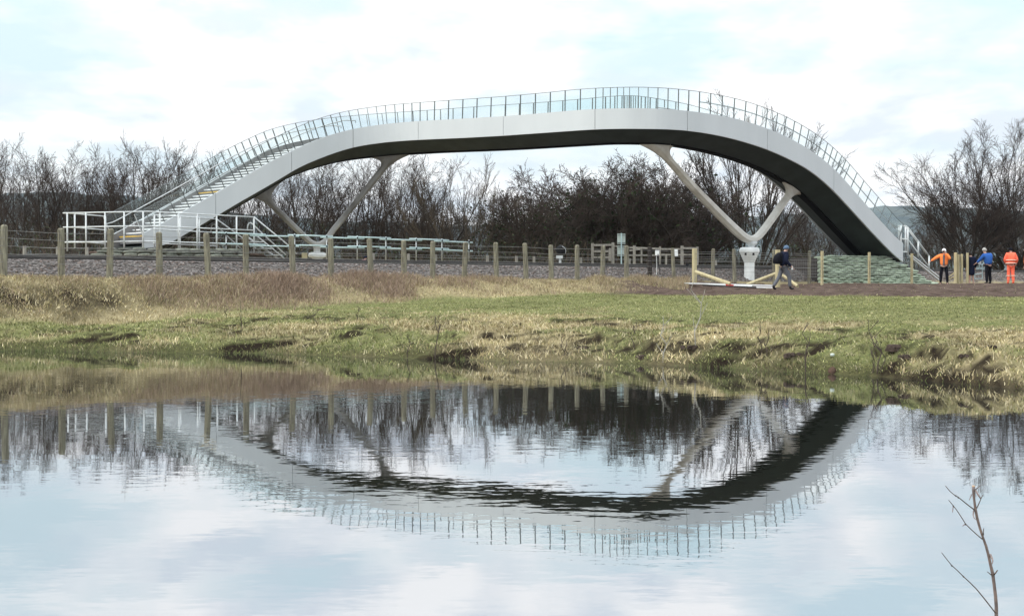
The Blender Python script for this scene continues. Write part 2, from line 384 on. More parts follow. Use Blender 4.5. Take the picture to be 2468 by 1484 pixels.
# ------------------------------------------------------------------ water
m = bpy.data.materials.new('pond_water'); t = nt(m)
geo = N(t, 'ShaderNodeNewGeometry')
def wn(scale, sc3, amp, det=3):
    mp = N(t, 'ShaderNodeMapping'); mp.inputs['Scale'].default_value = sc3; L(t, geo.outputs['Position'], mp.inputs[0])
    n = N(t, 'ShaderNodeTexNoise'); n.inputs['Scale'].default_value = scale; n.inputs['Detail'].default_value = det; L(t, mp.outputs[0], n.inputs['Vector'])
    s = N(t, 'ShaderNodeVectorMath', operation='SUBTRACT'); L(t, n.outputs['Color'], s.inputs[0]); s.inputs[1].default_value = (.5, .5, .5)
    k = N(t, 'ShaderNodeVectorMath', operation='MULTIPLY'); L(t, s.outputs[0], k.inputs[0]); k.inputs[1].default_value = amp
    return k.outputs[0]
def vadd(a, b):
    n = N(t, 'ShaderNodeVectorMath', operation='ADD'); L(t, a, n.inputs[0])
    if isinstance(b, bpy.types.NodeSocket): L(t, b, n.inputs[1])
    else: n.inputs[1].default_value = b
    return n.outputs[0]
pm = noise(t, .22, 2, .5, vec=geo.outputs['Position'], sc3=(1, 1.5, 1)); pm = ramp(t, pm, [(.35, .25), (.62, 1)])
va = vadd(wn(9, (.42, 1.35, 1), (.008, .027, 0)), wn(30, (.5, 1.4, 1), (.004, .014, 0), 2))
vm = N(t, 'ShaderNodeVectorMath', operation='SCALE'); L(t, va, vm.inputs[0]); L(t, pm, vm.inputs['Scale'])
nv_ = vadd(vm.outputs[0], (0, 0, 1)); nn = N(t, 'ShaderNodeVectorMath', operation='NORMALIZE'); L(t, nv_, nn.inputs[0])
gl = N(t, 'ShaderNodeBsdfGlossy'); gl.inputs['Roughness'].default_value = .012; gl.inputs[0].default_value = (.95, .965, .99, 1); L(t, nn.outputs[0], gl.inputs['Normal'])
df = N(t, 'ShaderNodeBsdfDiffuse'); df.inputs[0].default_value = (.012, .014, .010, 1)
lw = N(t, 'ShaderNodeFresnel'); lw.inputs[0].default_value = 4.0
pw = N(t, 'ShaderNodeMath', operation='POWER'); L(t, lw.outputs[0], pw.inputs[0]); pw.inputs[1].default_value = .45
mx = N(t, 'ShaderNodeMixShader'); L(t, pw.outputs[0], mx.inputs[0]); L(t, df.outputs[0], mx.inputs[1]); L(t, gl.outputs[0], mx.inputs[2])
o_ = N(t, 'ShaderNodeOutputMaterial'); L(t, mx.outputs[0], o_.inputs[0])
wb = MB(); wb.add([(-300, 2.0, 0), (60, 2.0, 0), (60, 95, 0), (-300, 95, 0)], [(0, 1, 2, 3)])
# only where the ground dips below it does the sheet show
wat = wb.build('water', m); tag(wat, kind='structure')

# ------------------------------------------------------------------ hills
hm = pbr('hill_woods', (.04, .055, .06), (.075, .09, .085), .95, .02, lo=.4, hi=.6)
hx = np.linspace(-1700, 1800, 600); hy = np.array([2100, 2250, 2420, 2600, 2800, 3100])
HX, HY = np.meshgrid(hx, hy, indexing='ij')
pxx = HX / 2600 * F + CXP
topy = np.interp(pxx, [-600, 0, 120, 330, 520, 900, 1230, 1500, 1900, 2100, 2250, 2450, 2900], [462, 470, 468, 476, 505, 535, 545, 540, 520, 500, 494, 505, 515])
ht = (688 - topy) / F * 2600 + 1.6 + 4 * fbm(HX * .05, HY * 0, 3) + 9 * fbm(HX * .005, HY * .005, 2)
HZ = ht * np.interp(HY, [2100, 2250, 2420, 2600, 2800, 3100], [.02, .45, .8, 1, .95, .3])
i2 = np.arange(HX.size).reshape(HX.shape)
hq = np.stack([i2[:-1, :-1], i2[1:, :-1], i2[1:, 1:], i2[:-1, 1:]], -1).reshape(-1, 4)
tag(np_mesh('hills', np.stack([HX, HY, HZ], -1).reshape(-1, 3), quads=hq, mat=hm, smooth=True), kind='structure')
# ================================================================== FOOTBRIDGE
W = 3.0
def plan_path():
    A = np.array([-16.5, 65.0]); dl = np.array([math.cos(R(43)), math.sin(R(43))])
    rs = np.array([8.45, 65.0]); dr = np.array([math.cos(R(40)), math.sin(R(40))])
    C1 = A + dl * 13.5; C2 = rs - dr * 4.0; E = rs + dr * 15.25
    dc = (C2 - C1) / np.linalg.norm(C2 - C1); tr = 4.5
    pts = [A + dl * k for k in np.linspace(0, 9.0, 60)]
    def bez(a, b, c, n=40): return [(1 - t) ** 2 * a + 2 * t * (1 - t) * b + t * t * c for t in np.linspace(0, 1, n)]
    pts += bez(C1 - dl * tr, C1, C1 + dc * tr)[1:]
    pts += [C1 + dc * tr + (C2 - C1 - 2 * tr * dc) * k for k in np.linspace(0, 1, 40)][1:]
    pts += bez(C2 - dc * tr, C2, C2 + dr * tr)[1:]
    pts += [C2 + dr * (tr + k) for k in np.linspace(0, np.linalg.norm(E - C2) - tr, 60)][1:]
    return np.array(pts)
pp = plan_path()
sl_ = np.concatenate([[0], np.cumsum(np.linalg.norm(np.diff(pp, axis=0), axis=1))])
NS = 900; S = np.linspace(0, sl_[-1], NS); SL = S[-1]
PX = np.interp(S, sl_, pp[:, 0]); PY = np.interp(S, sl_, pp[:, 1])
tx = np.gradient(PX, S); ty = np.gradient(PY, S)
ker = np.exp(-np.linspace(-2, 2, 41) ** 2); ker /= ker.sum()
def smooth(a):
    e = np.concatenate([2 * a[0] - a[20:0:-1], a, 2 * a[-1] - a[-2:-22:-1]]); return np.convolve(e, ker, 'valid')
tx = smooth(tx); ty = smooth(ty); ln = np.hypot(tx, ty); tx /= ln; ty /= ln
TOP = [(344, 563), (395, 536), (430, 516.5), (513, 470), (578, 432), (656, 387), (734, 349), (789, 327), (850.5, 310.5), (932, 298), (1010, 292), (1112, 286.5), (1215, 280.5),
       (1310, 273), (1400, 265), (1470, 262), (1542, 261), (1607, 263.3), (1660, 267.8), (1714, 275), (1769, 285), (1821, 299.5), (1870, 317.8), (1907, 335), (1941, 354),
       (1971, 374), (2006, 402), (2034, 431), (2068, 471), (2102, 509), (2136, 548), (2172, 586)]
BOT = [(344, 598), (391, 597.5), (430, 574.5), (513, 526), (578, 487), (656, 443), (724, 401), (802, 370), (854, 353.5), (932, 342), (1008, 337), (1110, 333), (1208, 327.7), (1310, 320.5),
       (1434, 312), (1500, 310.5), (1542, 311), (1600, 311.5), (1650, 314), (1720, 324), (1777, 337), (1842, 357), (1891, 377.7), (1946, 406), (1982, 433.5), (2014, 463.6), (2071, 526), (2115, 574), (2150, 609), (2172, 631)]
def trace(curve):
    cx = [c[0] for c in curve]; cy = [c[1] for c in curve]; x = CXP + F * PX / PY
    for _ in range(4):
        y = np.interp(x, cx, cy); z = np.array([P(x[i], y[i], PY[i])[2] for i in range(NS)])
        x = np.array([proj((PX[i], PY[i], z[i]))[0] for i in range(NS)])
    return smooth(smooth(z)), x
ZT, XT = trace(TOP); ZB, XB = trace(BOT)
ZB = np.minimum(ZB, ZT - .15)
slope = np.gradient(ZT, S)
def sat(px): return float(np.interp(px, XT, S))
def I(a, s): return float(np.interp(s, S, a))
def pt(s, off, z): return np.array([I(PX, s) - I(ty, s) * off, I(PY, s) + I(tx, s) * off, z])
def mvec(s):
    al = math.atan(I(slope, s)); return np.array([-math.sin(al) * I(tx, s), -math.sin(al) * I(ty, s), math.cos(al)])
bridge = thing('footbridge', 'pale grey arching footbridge with glass parapets on two V shaped legs', 'footbridge', (*((PX[NS // 2], PY[NS // 2])), 2.3))
def stations(a, b, d=.25): return np.linspace(a, b, max(2, int((b - a) / d) + 1))
seams = [0, sat(520), sat(703), sat(851), sat(1008), sat(1213), sat(1434), sat(1657), sat(1850), sat(2010), SL]
for side in (0, 1):
    for a, b in zip(seams[:-1], seams[1:]):
        mb = MB(); rr = []
        o0, o1 = (0, .09) if side == 0 else (W, W - .09)
        for s in stations(a + (.012 if a > 0 else 0), b - (.012 if b < SL else 0)):
            zt, zb = I(ZT, s), I(ZB, s)
            rr.append([pt(s, o0, zt), pt(s, o1, zt), pt(s, o1, zb), pt(s, o0, zb)])
        mb.loft(rr); mb.build('fascia_panel', M['fascia'], bridge)
# backing behind the panel joints, strings' inner faces
for side in (0, 1):
    mb = MB(); rr = []
    o0, o1 = (.092, .13) if side == 0 else (W - .092, W - .13)
    for s in stations(0.02, SL - .02, .3): rr.append([pt(s, o0, I(ZT, s) - .012), pt(s, o1, I(ZT, s) - .012), pt(s, o1, I(ZB, s) + .03), pt(s, o0, I(ZB, s) + .03)])
    mb.loft(rr); mb.build('stringer', M['inner'], bridge)
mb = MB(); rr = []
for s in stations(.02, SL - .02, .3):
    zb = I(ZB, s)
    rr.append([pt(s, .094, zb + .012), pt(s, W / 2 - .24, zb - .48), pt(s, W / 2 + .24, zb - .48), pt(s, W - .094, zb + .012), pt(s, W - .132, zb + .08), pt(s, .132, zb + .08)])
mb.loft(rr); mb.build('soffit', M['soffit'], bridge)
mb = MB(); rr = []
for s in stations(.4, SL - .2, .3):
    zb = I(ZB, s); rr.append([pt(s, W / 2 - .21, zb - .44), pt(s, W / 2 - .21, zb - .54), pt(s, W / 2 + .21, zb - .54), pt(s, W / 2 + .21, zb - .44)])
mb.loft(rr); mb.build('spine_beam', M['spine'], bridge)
# deck and steps
sL, sR = sat(846), sat(1705)
mb = MB(); rr = []
for s in stations(sL, sR, .3): rr.append([pt(s, .135, I(ZT, s) - .32), pt(s, W - .135, I(ZT, s) - .32), pt(s, W - .135, I(ZT, s) - .42), pt(s, .135, I(ZT, s) - .42)])
mb.loft(rr); mb.build('deck', M['tread'], bridge)
def flight(s0, s1, up):
    ss = np.linspace(s0, s1, 1500); zz = np.array([I(ZT, s) - .32 for s in ss])
    if not up: ss = ss[::-1]; zz = zz[::-1]
    n = int(round((zz[-1] - zz[0]) / .168)); h = (zz[-1] - zz[0]) / n
    cuts = [ss[0]] + [float(ss[np.argmax(zz >= zz[0] + k * h - 1e-6)]) for k in range(1, n)] + [ss[-1]]
    for k in range(n):
        a, b = cuts[k], cuts[k + 1]
        if abs(b - a) < .05: continue
        z = zz[0] + (k + .5) * h; mb = MB(); aa, bb = (a, b)
        rr = [[pt(s, .135, z), pt(s, W - .135, z), pt(s, W - .135, z - .36), pt(s, .135, z - .36)] for s in np.linspace(aa, bb + (-.002 if up else .002), 4)]
        mb.loft(rr); st = mb.build('step', M['tread'], bridge)
        mb = MB(); d = -.006 if up else .006; e = .05 if up else -.05
        rr = [[pt(s, .145, z + .004), pt(s, W - .145, z + .004), pt(s, W - .145, z - .055), pt(s, .145, z - .055)] for s in (a + d, a + e)]
        mb.loft(rr); mb.build('nosing', M['yellow'] if k in (0, n - 1, 13) else M['nosing'], st)
flight(.35, sL, True); flight(sR, SL - .3, False)
# glass parapets
pxs = [346, 370, 398, 427, 458, 487, 515.6, 543, 570, 585, 600, 616, 632, 648, 664, 680, 697, 713, 732, 750, 770, 790, 810, 830.5, 851, 871, 892, 912.5, 932.5, 953, 972.5, 992, 1011,
       1045, 1078.5, 1112.7, 1147, 1181, 1216.4, 1252, 1288, 1324, 1360, 1397, 1434, 1452, 1470, 1487, 1502.5, 1517, 1539, 1562, 1586, 1610.7, 1636, 1661, 1687, 1713.8, 1741.7, 1770, 1796.4,
       1822.4, 1846.6, 1870, 1890, 1909.7, 1925.8, 1942.5, 1957.6, 1971.6, 1985, 1997, 2007, 2017, 2026, 2035.4, 2052.4, 2069, 2086.7, 2104, 2121, 2137.5, 2168]
PS = [sat(p) for p in pxs]; HP = .93
rest = MB(); restp = MB(); npan = 0
def panel(mb, a, b, off):
    vs = []
    for s in (a + .012, b - .012):
        base = pt(s, off, I(ZT, s)); mv = mvec(s); n = np.array([-I(ty, s), I(tx, s), 0]) * .009
        lo = base + mv * .012; hi = base + mv * (HP - .02); vs += [lo - n, lo + n, hi + n, hi - n]
    mb.add(vs, [(0, 1, 2, 3), (7, 6, 5, 4), (0, 4, 5, 1), (1, 5, 6, 2), (2, 6, 7, 3), (3, 7, 4, 0)])
def post(mb, s, off, wd=.034):
    base = pt(s, off, I(ZT, s)); mv = mvec(s); n = np.array([-I(ty, s), I(tx, s), 0]); tt = np.cross(n, mv)
    mb.box(base + mv * (HP / 2 + .0), (wd, .05, HP), ax=np.array([tt, n, mv]))
for side, off in ((0, .05), (1, W - .05)):
    for i in range(len(PS)):
        slim = pxs[i] < 570 or pxs[i] > 1700
        if i == len(PS) - 1:
            post(restp, PS[i], off, .03); continue
        if npan < 96:
            mb = MB(); panel(mb, PS[i], PS[i + 1], off); g = mb.build('glass_panel', M['glass'], bridge)
            mb = MB(); post(mb, PS[i], off, .018 if slim else .027); mb.build('parapet_post', M['steel'], g); npan += 1
        else: panel(rest, PS[i], PS[i + 1], off); post(restp, PS[i], off, .018 if slim else .03)
tag(rest.build('glass_panel', M['glass'], bridge), kind='stuff')
tag(restp.build('parapet_post', M['steel'], bridge), kind='stuff')
for off in (.05, W - .05):
    mb = MB(); ss = stations(PS[0], PS[-1], .3)
    mb.tube([pt(s, off, I(ZT, s)) + mvec(s) * HP for s in ss], .013, 6); mb.build('capping_rail', M['steel'], bridge)
# handrails on brackets
for off, din in ((.05, .13), (W - .05, -.13)):
    for a, b, hh in ((.25, sat(840), .52), (sat(1712), SL - .1, .52)):
        mb = MB(); pts = []
        for s in stations(a, b, .35): pts.append(pt(s, off + din, I(ZT, s)) + mvec(s) * hh)
        left = a < 5
        hd = np.array([I(tx, b if left else a), I(ty, b if left else a), 0]) * (.55 if left else -.55)
        if left:
            pts.append(pts[-1] + hd); pts.append(pts[-1] + np.array([0, 0, -.1]))
            e = pts[0]; pts = [e + np.array([-.2, -.15, -.55]), e + np.array([-.3, -.22, -.1])] + pts
        else: pts = [pts[0] + hd + np.array([0, 0, -.1]), pts[0] + hd] + pts
        mb.tube(pts, .026, 8)
        for s in stations(a + .5, b - .5, 1.4):
            mb.tube([pt(s, off, I(ZT, s)) + mvec(s) * (hh - .09), pt(s, off + din, I(ZT, s)) + mvec(s) * hh], .014, 6)
        mb.build('handrail', M['hand'], bridge, smooth=True)
# raked end rails of the near and far glass at the bottom of the left stair
for off in (.05, W - .05):
    mb = MB(); top = pt(PS[0], off, I(ZT, PS[0])) + mvec(PS[0]) * HP
    mb.tube([top, pt(.05, off, I(ZT, 0) - .02) + np.array([-.05, -.04, 0])], .025, 8); mb.build('end_rail', M['white'], bridge)
# V legs, drawn on the centre line of the deck
cPX = PX - ty * W / 2; cPY = PY + tx * W / 2
cXP = np.array([proj((cPX[i], cPY[i], ZB[i] - 1))[0] for i in range(NS)])
def cs(px): return float(np.interp(px, cXP, S))
def cpt(px, py, side, th):
    s = cs(px); Yc = I(cPY, s); p = P(px, py, Yc)
    return p + np.array([-I(ty, s), I(tx, s), 0]) * th * side
def vleg(pairs, mat, name='v_leg', th=.21):
    mb = MB(); fr = []
    d = [0.0]
    for (a, b), (a2, b2) in zip(pairs[:-1], pairs[1:]): d.append(d[-1] + math.hypot((a2[0] + b2[0] - a[0] - b[0]) / 2, (a2[1] + b2[1] - a[1] - b[1]) / 2))
    D = np.array(d); q = np.linspace(0, D[-1], 90)
    ax, ay = [np.interp(q, D, [p[0][k] for p in pairs]) for k in (0, 1)]; bx, by = [np.interp(q, D, [p[1][k] for p in pairs]) for k in (0, 1)]
    for k in range(3):
        for a_ in (ax, ay, bx, by): a_[1:-1] = (a_[:-2] + 2 * a_[1:-1] + a_[2:]) / 4
    for i in range(len(q)):
        a = (ax[i], ay[i]); b = (bx[i], by[i]); c1 = (a[0] * .72 + b[0] * .28, a[1] * .72 + b[1] * .28); c2 = (a[0] * .28 + b[0] * .72, a[1] * .28 + b[1] * .72)
        fr.append([cpt(*a, -1, th * .35), cpt(*c1, -1, th), cpt(*c2, -1, th), cpt(*b, -1, th * .35), cpt(*b, 1, th * .35), cpt(*c2, 1, th), cpt(*c1, 1, th), cpt(*a, 1, th * .35)])
    mb.loft(fr); mb.build(name, mat, bridge, smooth=False)
VL = [((600, 474), (692, 428)), ((618, 478), (676, 440)), ((630, 482), (662, 452)), ((641, 489), (652, 467)), ((648, 495), (653, 481)), ((655, 503), (664, 496)),
      ((676, 523), (686, 514)), ((690, 537), (698, 527)), ((724, 570), (733, 561)), ((742, 586), (749, 577)), ((755, 594), (757, 582)), ((766, 596), (766, 583.5)), ((779, 594), (776, 581)), ((790, 583), (785, 571)),
      ((803, 565), (793, 557)), ((898, 451), (884, 444)), ((918, 426), (902, 420)), ((930, 410), (916, 404)), ((942, 397), (920, 395)), ((956, 387), (918, 388)), ((984, 373), (906, 382)), ((1022, 361), (886, 379)), ((1045, 356), (868, 378))]
VR = [((1500, 334), (1660, 343)), ((1530, 343), (1645, 345)), ((1556, 354), (1630, 347)), ((1575, 364), (1617, 353)), ((1591, 376), (1611, 361)), ((1603, 387), (1612, 374)), ((1618, 404), (1628, 393)), ((1642, 432), (1654, 421)),
      ((1672, 466), (1686, 456)), ((1733, 529), (1747, 517)), ((1768, 563), (1781, 549)), ((1786, 579), (1797, 563.5)), ((1800, 586), (1806, 568.5)), ((1812, 588), (1813, 569.5)), ((1824, 583), (1820, 567)), ((1836, 573), (1828, 558)),
      ((1853, 549), (1842, 541)), ((1880, 512), (1868, 504)), ((1896, 487), (1886, 480)), ((1906, 474), (1895, 470)), ((1916, 468), (1898, 460)), ((1930, 466), (1897, 450)), ((1948, 470), (1889, 436)), ((1962, 478), (1876, 424))]
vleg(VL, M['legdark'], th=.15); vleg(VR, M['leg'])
def pier(cx, prof, mat, name='pier', asp=.85):
    s = cs(cx); Yc = I(cPY, s); rr = []
    u1 = np.array([I(tx, s), I(ty, s), 0]); u2 = np.array([-I(ty, s), I(tx, s), 0])
    for y, hw in prof:
        c = P(cx, y, Yc); h = hw * Yc / F
        ring = []
        for k in range(24):
            a = 2 * math.pi * k / 24; ca, sa = math.cos(a), math.sin(a); e = .55
            ring.append(c + u1 * h * 1.05 * math.copysign(abs(ca) ** e, ca) + u2 * h * asp * math.copysign(abs(sa) ** e, sa))
        rr.append(ring)
    mb = MB(); mb.loft(rr); return mb.build(name, mat, bridge)
pier(1806, [(596, 16), (597.5, 20), (602, 22), (607, 22), (610, 20.5), (631, 12), (633, 11), (694, 11)], M['conc'])
pier(765, [(608, 13), (609.5, 17.5), (613, 19.5), (617, 19.5), (620, 18), (622, 11), (668, 11)], M['conc'])
pier(1812, [(577, 8), (581, 12), (588, 12), (592, 8), (597, 4)], M['white'], 'bearing')
pier(764, [(592, 9), (600, 7), (609, 7)], M['legdark'], 'bearing')
mb = MB()
s = cs(1806); Yc = I(cPY, s) - .62
for xx in (1797, 1816):
    mb = MB(); mb.box(P(xx, 612.5, Yc), (.09, .06, .12)); mb.build('bolt_pocket', M['black'], bridge)

# ================================================================== PLATFORM RAILINGS (left, far side of the line)
def lerp(a, b, k): return a + (b - a) * k
PF = [P(152, 513.5, 63.6), P(355, 509.8, 62.6), P(612, 523, 68.0)]
def railing(name, label, nodes, posts_px, drop=1.62, extra=None, mat=None, group=None, midz=(.62, 1.28)):
    mat = mat or M['white']
    t_ = thing(name, label, 'railing', (nodes[0][0], nodes[0][1], nodes[0][2] - drop), group=group)
    def at(px):
        for a, b in zip(nodes[:-1], nodes[1:]):
            xa, xb = proj(a)[0], proj(b)[0]
            if xa - .5 <= px <= xb + .5:
                k = (px - xa) / (xb - xa); k = k * a[1] / (b[1] + (a[1] - b[1]) * k)    # perspective
                return a + (b - a) * k
        return nodes[-1].copy()
    for p_ in posts_px:
        p = at(p_); mb = MB(); mb.tube([p, p - np.array([0, 0, drop + .05])], .036, 8); mb.build('post', mat, t_, smooth=True)
    for dz in (0,) + tuple(midz):
        mb = MB(); mb.tube([n - np.array([0, 0, dz]) for n in nodes], .028, 8); mb.build('rail', mat, t_, smooth=True)
    if extra:
        for pl in extra: mb = MB(); mb.tube(pl, .032, 8); mb.build('rail', mat, t_, smooth=True)
    return t_
end = P(722, 646, 69.4)
def down(dy, dy2): return [P(612, 523 + dy, 68.0), P(722 - dy2, 640, 69.4)]
railing('platform_railing', 'long white tubular railing along the front edge of the platform by the left stair', PF, [162, 207, 253, 299, 345, 385, 430, 475, 522, 570, 612],
        extra=[[P(612, 523, 68.0), P(690, 587, 69.0), P(715, 612, 69.4)], [P(612, 563, 68.0), P(665, 606, 69.0), P(705, 640, 69.4)]])
PB = [P(160, 513.2, 64.4), P(254, 521.5, 66.5)]
railing('platform_railing', 'short white return railing behind the left end of the platform', PB, [180, 254], drop=1.5, midz=(.62, 1.25))
PM = [P(370, 518, 64.2), P(522, 528, 67.6)]
railing('platform_railing', 'white inner railing parallel to the front one, ending above the descending steps', PM, [372, 434, 480, 522], drop=1.55, midz=(.63, 1.25),
        extra=[[P(522, 528, 67.6), P(604, 588, 69.2), P(628, 608, 69.6)]])
# access steps with looped handrails
st = thing('access_steps', 'white steel steps with looped handrails going down from the left platform', 'steps', P(600, 640, 69.5))
for x0, y0, Y0 in ((508, 545, 68.6), (596, 542, 68.4)):
    mb = MB(); mb.tube([P(x0, y0 + 14, Y0), P(x0 + 1, y0 + 2, Y0), P(x0 + 4, y0 - 4, Y0), P(x0 + 8, y0 - 5, Y0), P(x0 + 14, y0 - 1, Y0), P(x0 + 36, y0 + 21, Y0 + .3), P(x0 + 93, y0 + 72, Y0 + 1)], .03, 8)
    mb.build('handrail', M['white'], st, smooth=True)
for k in range(5):
    mb = MB(); c = P(612 + 22 * k, 583 + 16 * k, 69.0 + .25 * k); mb.box(c, (.5, 1.0, .05), ax=np.array([[.72, .69, 0], [-.69, .72, 0], [0, 0, 1]])); mb.build('step', M['white'], st)
for o_ in (0, 1.1):
    mb = MB(); mb.tube([P(594, 570, 68.6 + o_), P(716, 656, 69.8 + o_)], .05, 6); mb.build('stringer', M['white'], st)

# scaffold tube handrail
sf = thing('scaffold_handrail', 'temporary scaffold tube barrier beside the track, pale green galvanised tubes', 'barrier', P(512, 640, 66.5))
ups = [(545, 66.0), (676, 66.4), (710, 68), (787, 68.2), (861, 68.6), (930, 69.2), (1003, 70.4), (1065, 71.6), (1130, 72.6)]
topl = lambda x: np.interp(x, [512, 600, 720, 860, 1003, 1137], [562, 566, 568.5, 573, 577.5, 583]); botl = lambda x: np.interp(x, [512, 600, 720, 860, 1003, 1137], [588, 591, 592.5, 595.5, 598.5, 603.5])
Yl = lambda x: float(np.interp(x, [500, 720, 1140], [66, 67.9, 72.6]))
for x, Y in ups[:1] + ups[2:]:
    mb = MB(); mb.tube([P(x, topl(x) - 5, Yl(x)), P(x, 634, Yl(x))], .03, 8); mb.build('upright', M['hand'], sf, smooth=True)
    mb = MB(); mb.box(P(x, topl(x), Yl(x) - .05), (.1, .1, .1)); mb.box(P(x, botl(x), Yl(x) - .05), (.1, .1, .1)); mb.build('coupler', M['black'], sf)
for i, (a, b) in enumerate([(512, 640), (602, 720), (694, 802), (772, 878), (838, 942), (915, 1017), (987, 1082), (1046, 1139)]):
    for fn in (topl, botl):
        j = -1.6 if i % 2 == 0 else 1.6
        mb = MB(); mb.tube([P(a, fn(a) + j, Yl(a) - .06), P(b, fn(b) + j, Yl(b) - .06)], .036, 8); mb.build('tube', M['teal'], sf, smooth=True)

# right-hand platform steps
Yp = 76.6
rs_ = thing('stair_railing', 'white tubular railing and steps at the right foot of the bridge above the sandbags', 'railing', P(2178, 610, Yp))
def c7(x, y, Y=Yp): return P(1953.8 + .20833 * x, 482 + .20833 * y, Y)
for a, b, dY in (((1020, 300), (1020, 440), 1.0), ((1045, 300), (1045, 600), 0), ((1098, 310), (1098, 600), 1.0), ((1124, 315), (1124, 640), 0), ((1245, 480), (1245, 660), .2), ((1370, 645), (1370, 815), .4)):
    mb = MB(); mb.tube([c7(*a, Yp + dY), c7(*b, Yp + dY)], .045, 8); mb.build('post', M['white'], rs_, smooth=True)
for pl in (((1015, 300, 1.0), (1045, 300, 0), (1100, 300, 0), (1124, 315, 0), (1245, 480, .2), (1370, 648, .4)), ((1020, 445, 1), (1045, 448, 0), (1124, 455, 0), (1245, 615, .2), (1375, 780, .4)),
           ((1045, 598, 0), (1124, 602, 0)), ((1098, 310, 1), (1210, 450, 1.2), (1340, 620, 1.4))):
    mb = MB(); mb.tube([c7(x, y, Yp + d) for x, y, d in pl], .035, 8); mb.build('rail', M['white'], rs_, smooth=True)
mb = MB(); mb.tube([c7(1130, 640, Yp), c7(1480, 925, Yp + .5)], .05, 6); mb.tube([c7(1160, 635, Yp + 1), c7(1500, 905, Yp + 1.4)], .05, 6); mb.build('stringer', M['hand'], rs_)
# ================================================================== RAILWAY
E2 = np.array([.70711, .70711]); N2 = np.array([-.70711, .70711]); O2 = np.array([-27.45, 27.45])
def lq(l, q, z): p = O2 + E2 * l + N2 * q; return np.array([p[0], p[1], z])
AXT = np.array([[.70711, .70711, 0], [-.70711, .70711, 0], [0, 0, 1]])
for ti, (q0, zr, lab) in enumerate(((4.5, 2.52, 'nearer railway track behind the weathered post fence'), (8.1, 2.66, 'farther railway track, beyond the nearer one'))):
    tr = thing('railway_track', lab, 'railway track', lq(40, q0 + .72, zr - .16), group='railway tracks on the ballast')
    for dq in (0, 1.435):
        mb = MB(); mb.box(lq(80, q0 + dq, zr - .085), (230, .055, .13), ax=AXT); mb.box(lq(80, q0 + dq, zr - .165), (230, .16, .03), ax=AXT); mb.box(lq(80, q0 + dq, zr - .018), (230, .075, .03), ax=AXT)
        r = mb.build('rail', M['rail'], tr)
        mb = MB(); mb.box(lq(80, q0 + dq, zr - .0005), (230, .06, .004), ax=AXT); mb.build('rail_head', M['railtop'], r)
    more = MB()
    for k in range(170):
        l = 8 + k * .65; mb = MB() if k < 96 else more
        mb.box(lq(l, q0 + .72, zr - .235), (.26, 2.6, .15), ax=AXT)
        if k < 96: mb.build('sleeper', M['sleeper'], tr)
    tag(more.build('sleeper', M['sleeper'], tr), kind='stuff')
# loose ballast stones
n = 30000
l = rng.uniform(4, 110, n) ** 1.0; q = np.where(rng.random(n) < .7, rng.uniform(1.9, 4.3, n), rng.uniform(4.6, 8, n))
pos = O2[None] + E2[None] * l[:, None] + N2[None] * q[:, None]; zz = hf(pos[:, 0], pos[:, 1])
base = np.array([[1, 0, -.6], [-.5, .87, -.6], [-.5, -.87, -.6], [.5, .87, .5], [-1, 0, .6], [.5, -.87, .55]])
fc = np.array([[0, 2, 1], [3, 4, 5], [0, 1, 3], [0, 3, 5], [0, 5, 2], [1, 4, 3], [1, 2, 4], [2, 5, 4]])
sz = rng.uniform(.03, .065, n); an = rng.uniform(0, 6.28, n)
V = base[None] * rng.uniform(.6, 1.3, (n, 6, 3)); ca, sa = np.cos(an), np.sin(an)
Vx = V[..., 0] * ca[:, None] - V[..., 1] * sa[:, None]; Vy = V[..., 0] * sa[:, None] + V[..., 1] * ca[:, None]
VV = np.stack([Vx * sz[:, None] + pos[:, :1], Vy * sz[:, None] + pos[:, 1:], V[..., 2] * sz[:, None] * .8 + zz[:, None] + .015], -1)
g = rng.uniform(.5, 1.35, n); cc = np.array([.22, .20, .19])[None] * g[:, None]
cc[rng.random(n) < .3] *= np.array([.85, .75, .70]); cc = np.repeat(cc, 6, 0)
T_ = (fc[None] + (np.arange(n) * 6)[:, None, None]).reshape(-1, 3)
def colmat(name, rough=.9, trans=0):
    m = bpy.data.materials.new(name); t = nt(m); a = N(t, 'ShaderNodeAttribute', attribute_name='Col')
    b = N(t, 'ShaderNodeBsdfPrincipled'); b.inputs['Roughness'].default_value = rough; b.inputs['Specular IOR Level'].default_value = .02
    L(t, a.outputs[0], b.inputs['Base Color']); o = N(t, 'ShaderNodeOutputMaterial'); L(t, b.outputs[0], o.inputs[0]); return m
tag(np_mesh('ballast', VV.reshape(-1, 3), tris=T_, col=cc, mat=colmat('ballast_stone')), label='pale pinkish grey track ballast stones heaped along the rails', cat='ballast', kind='stuff')

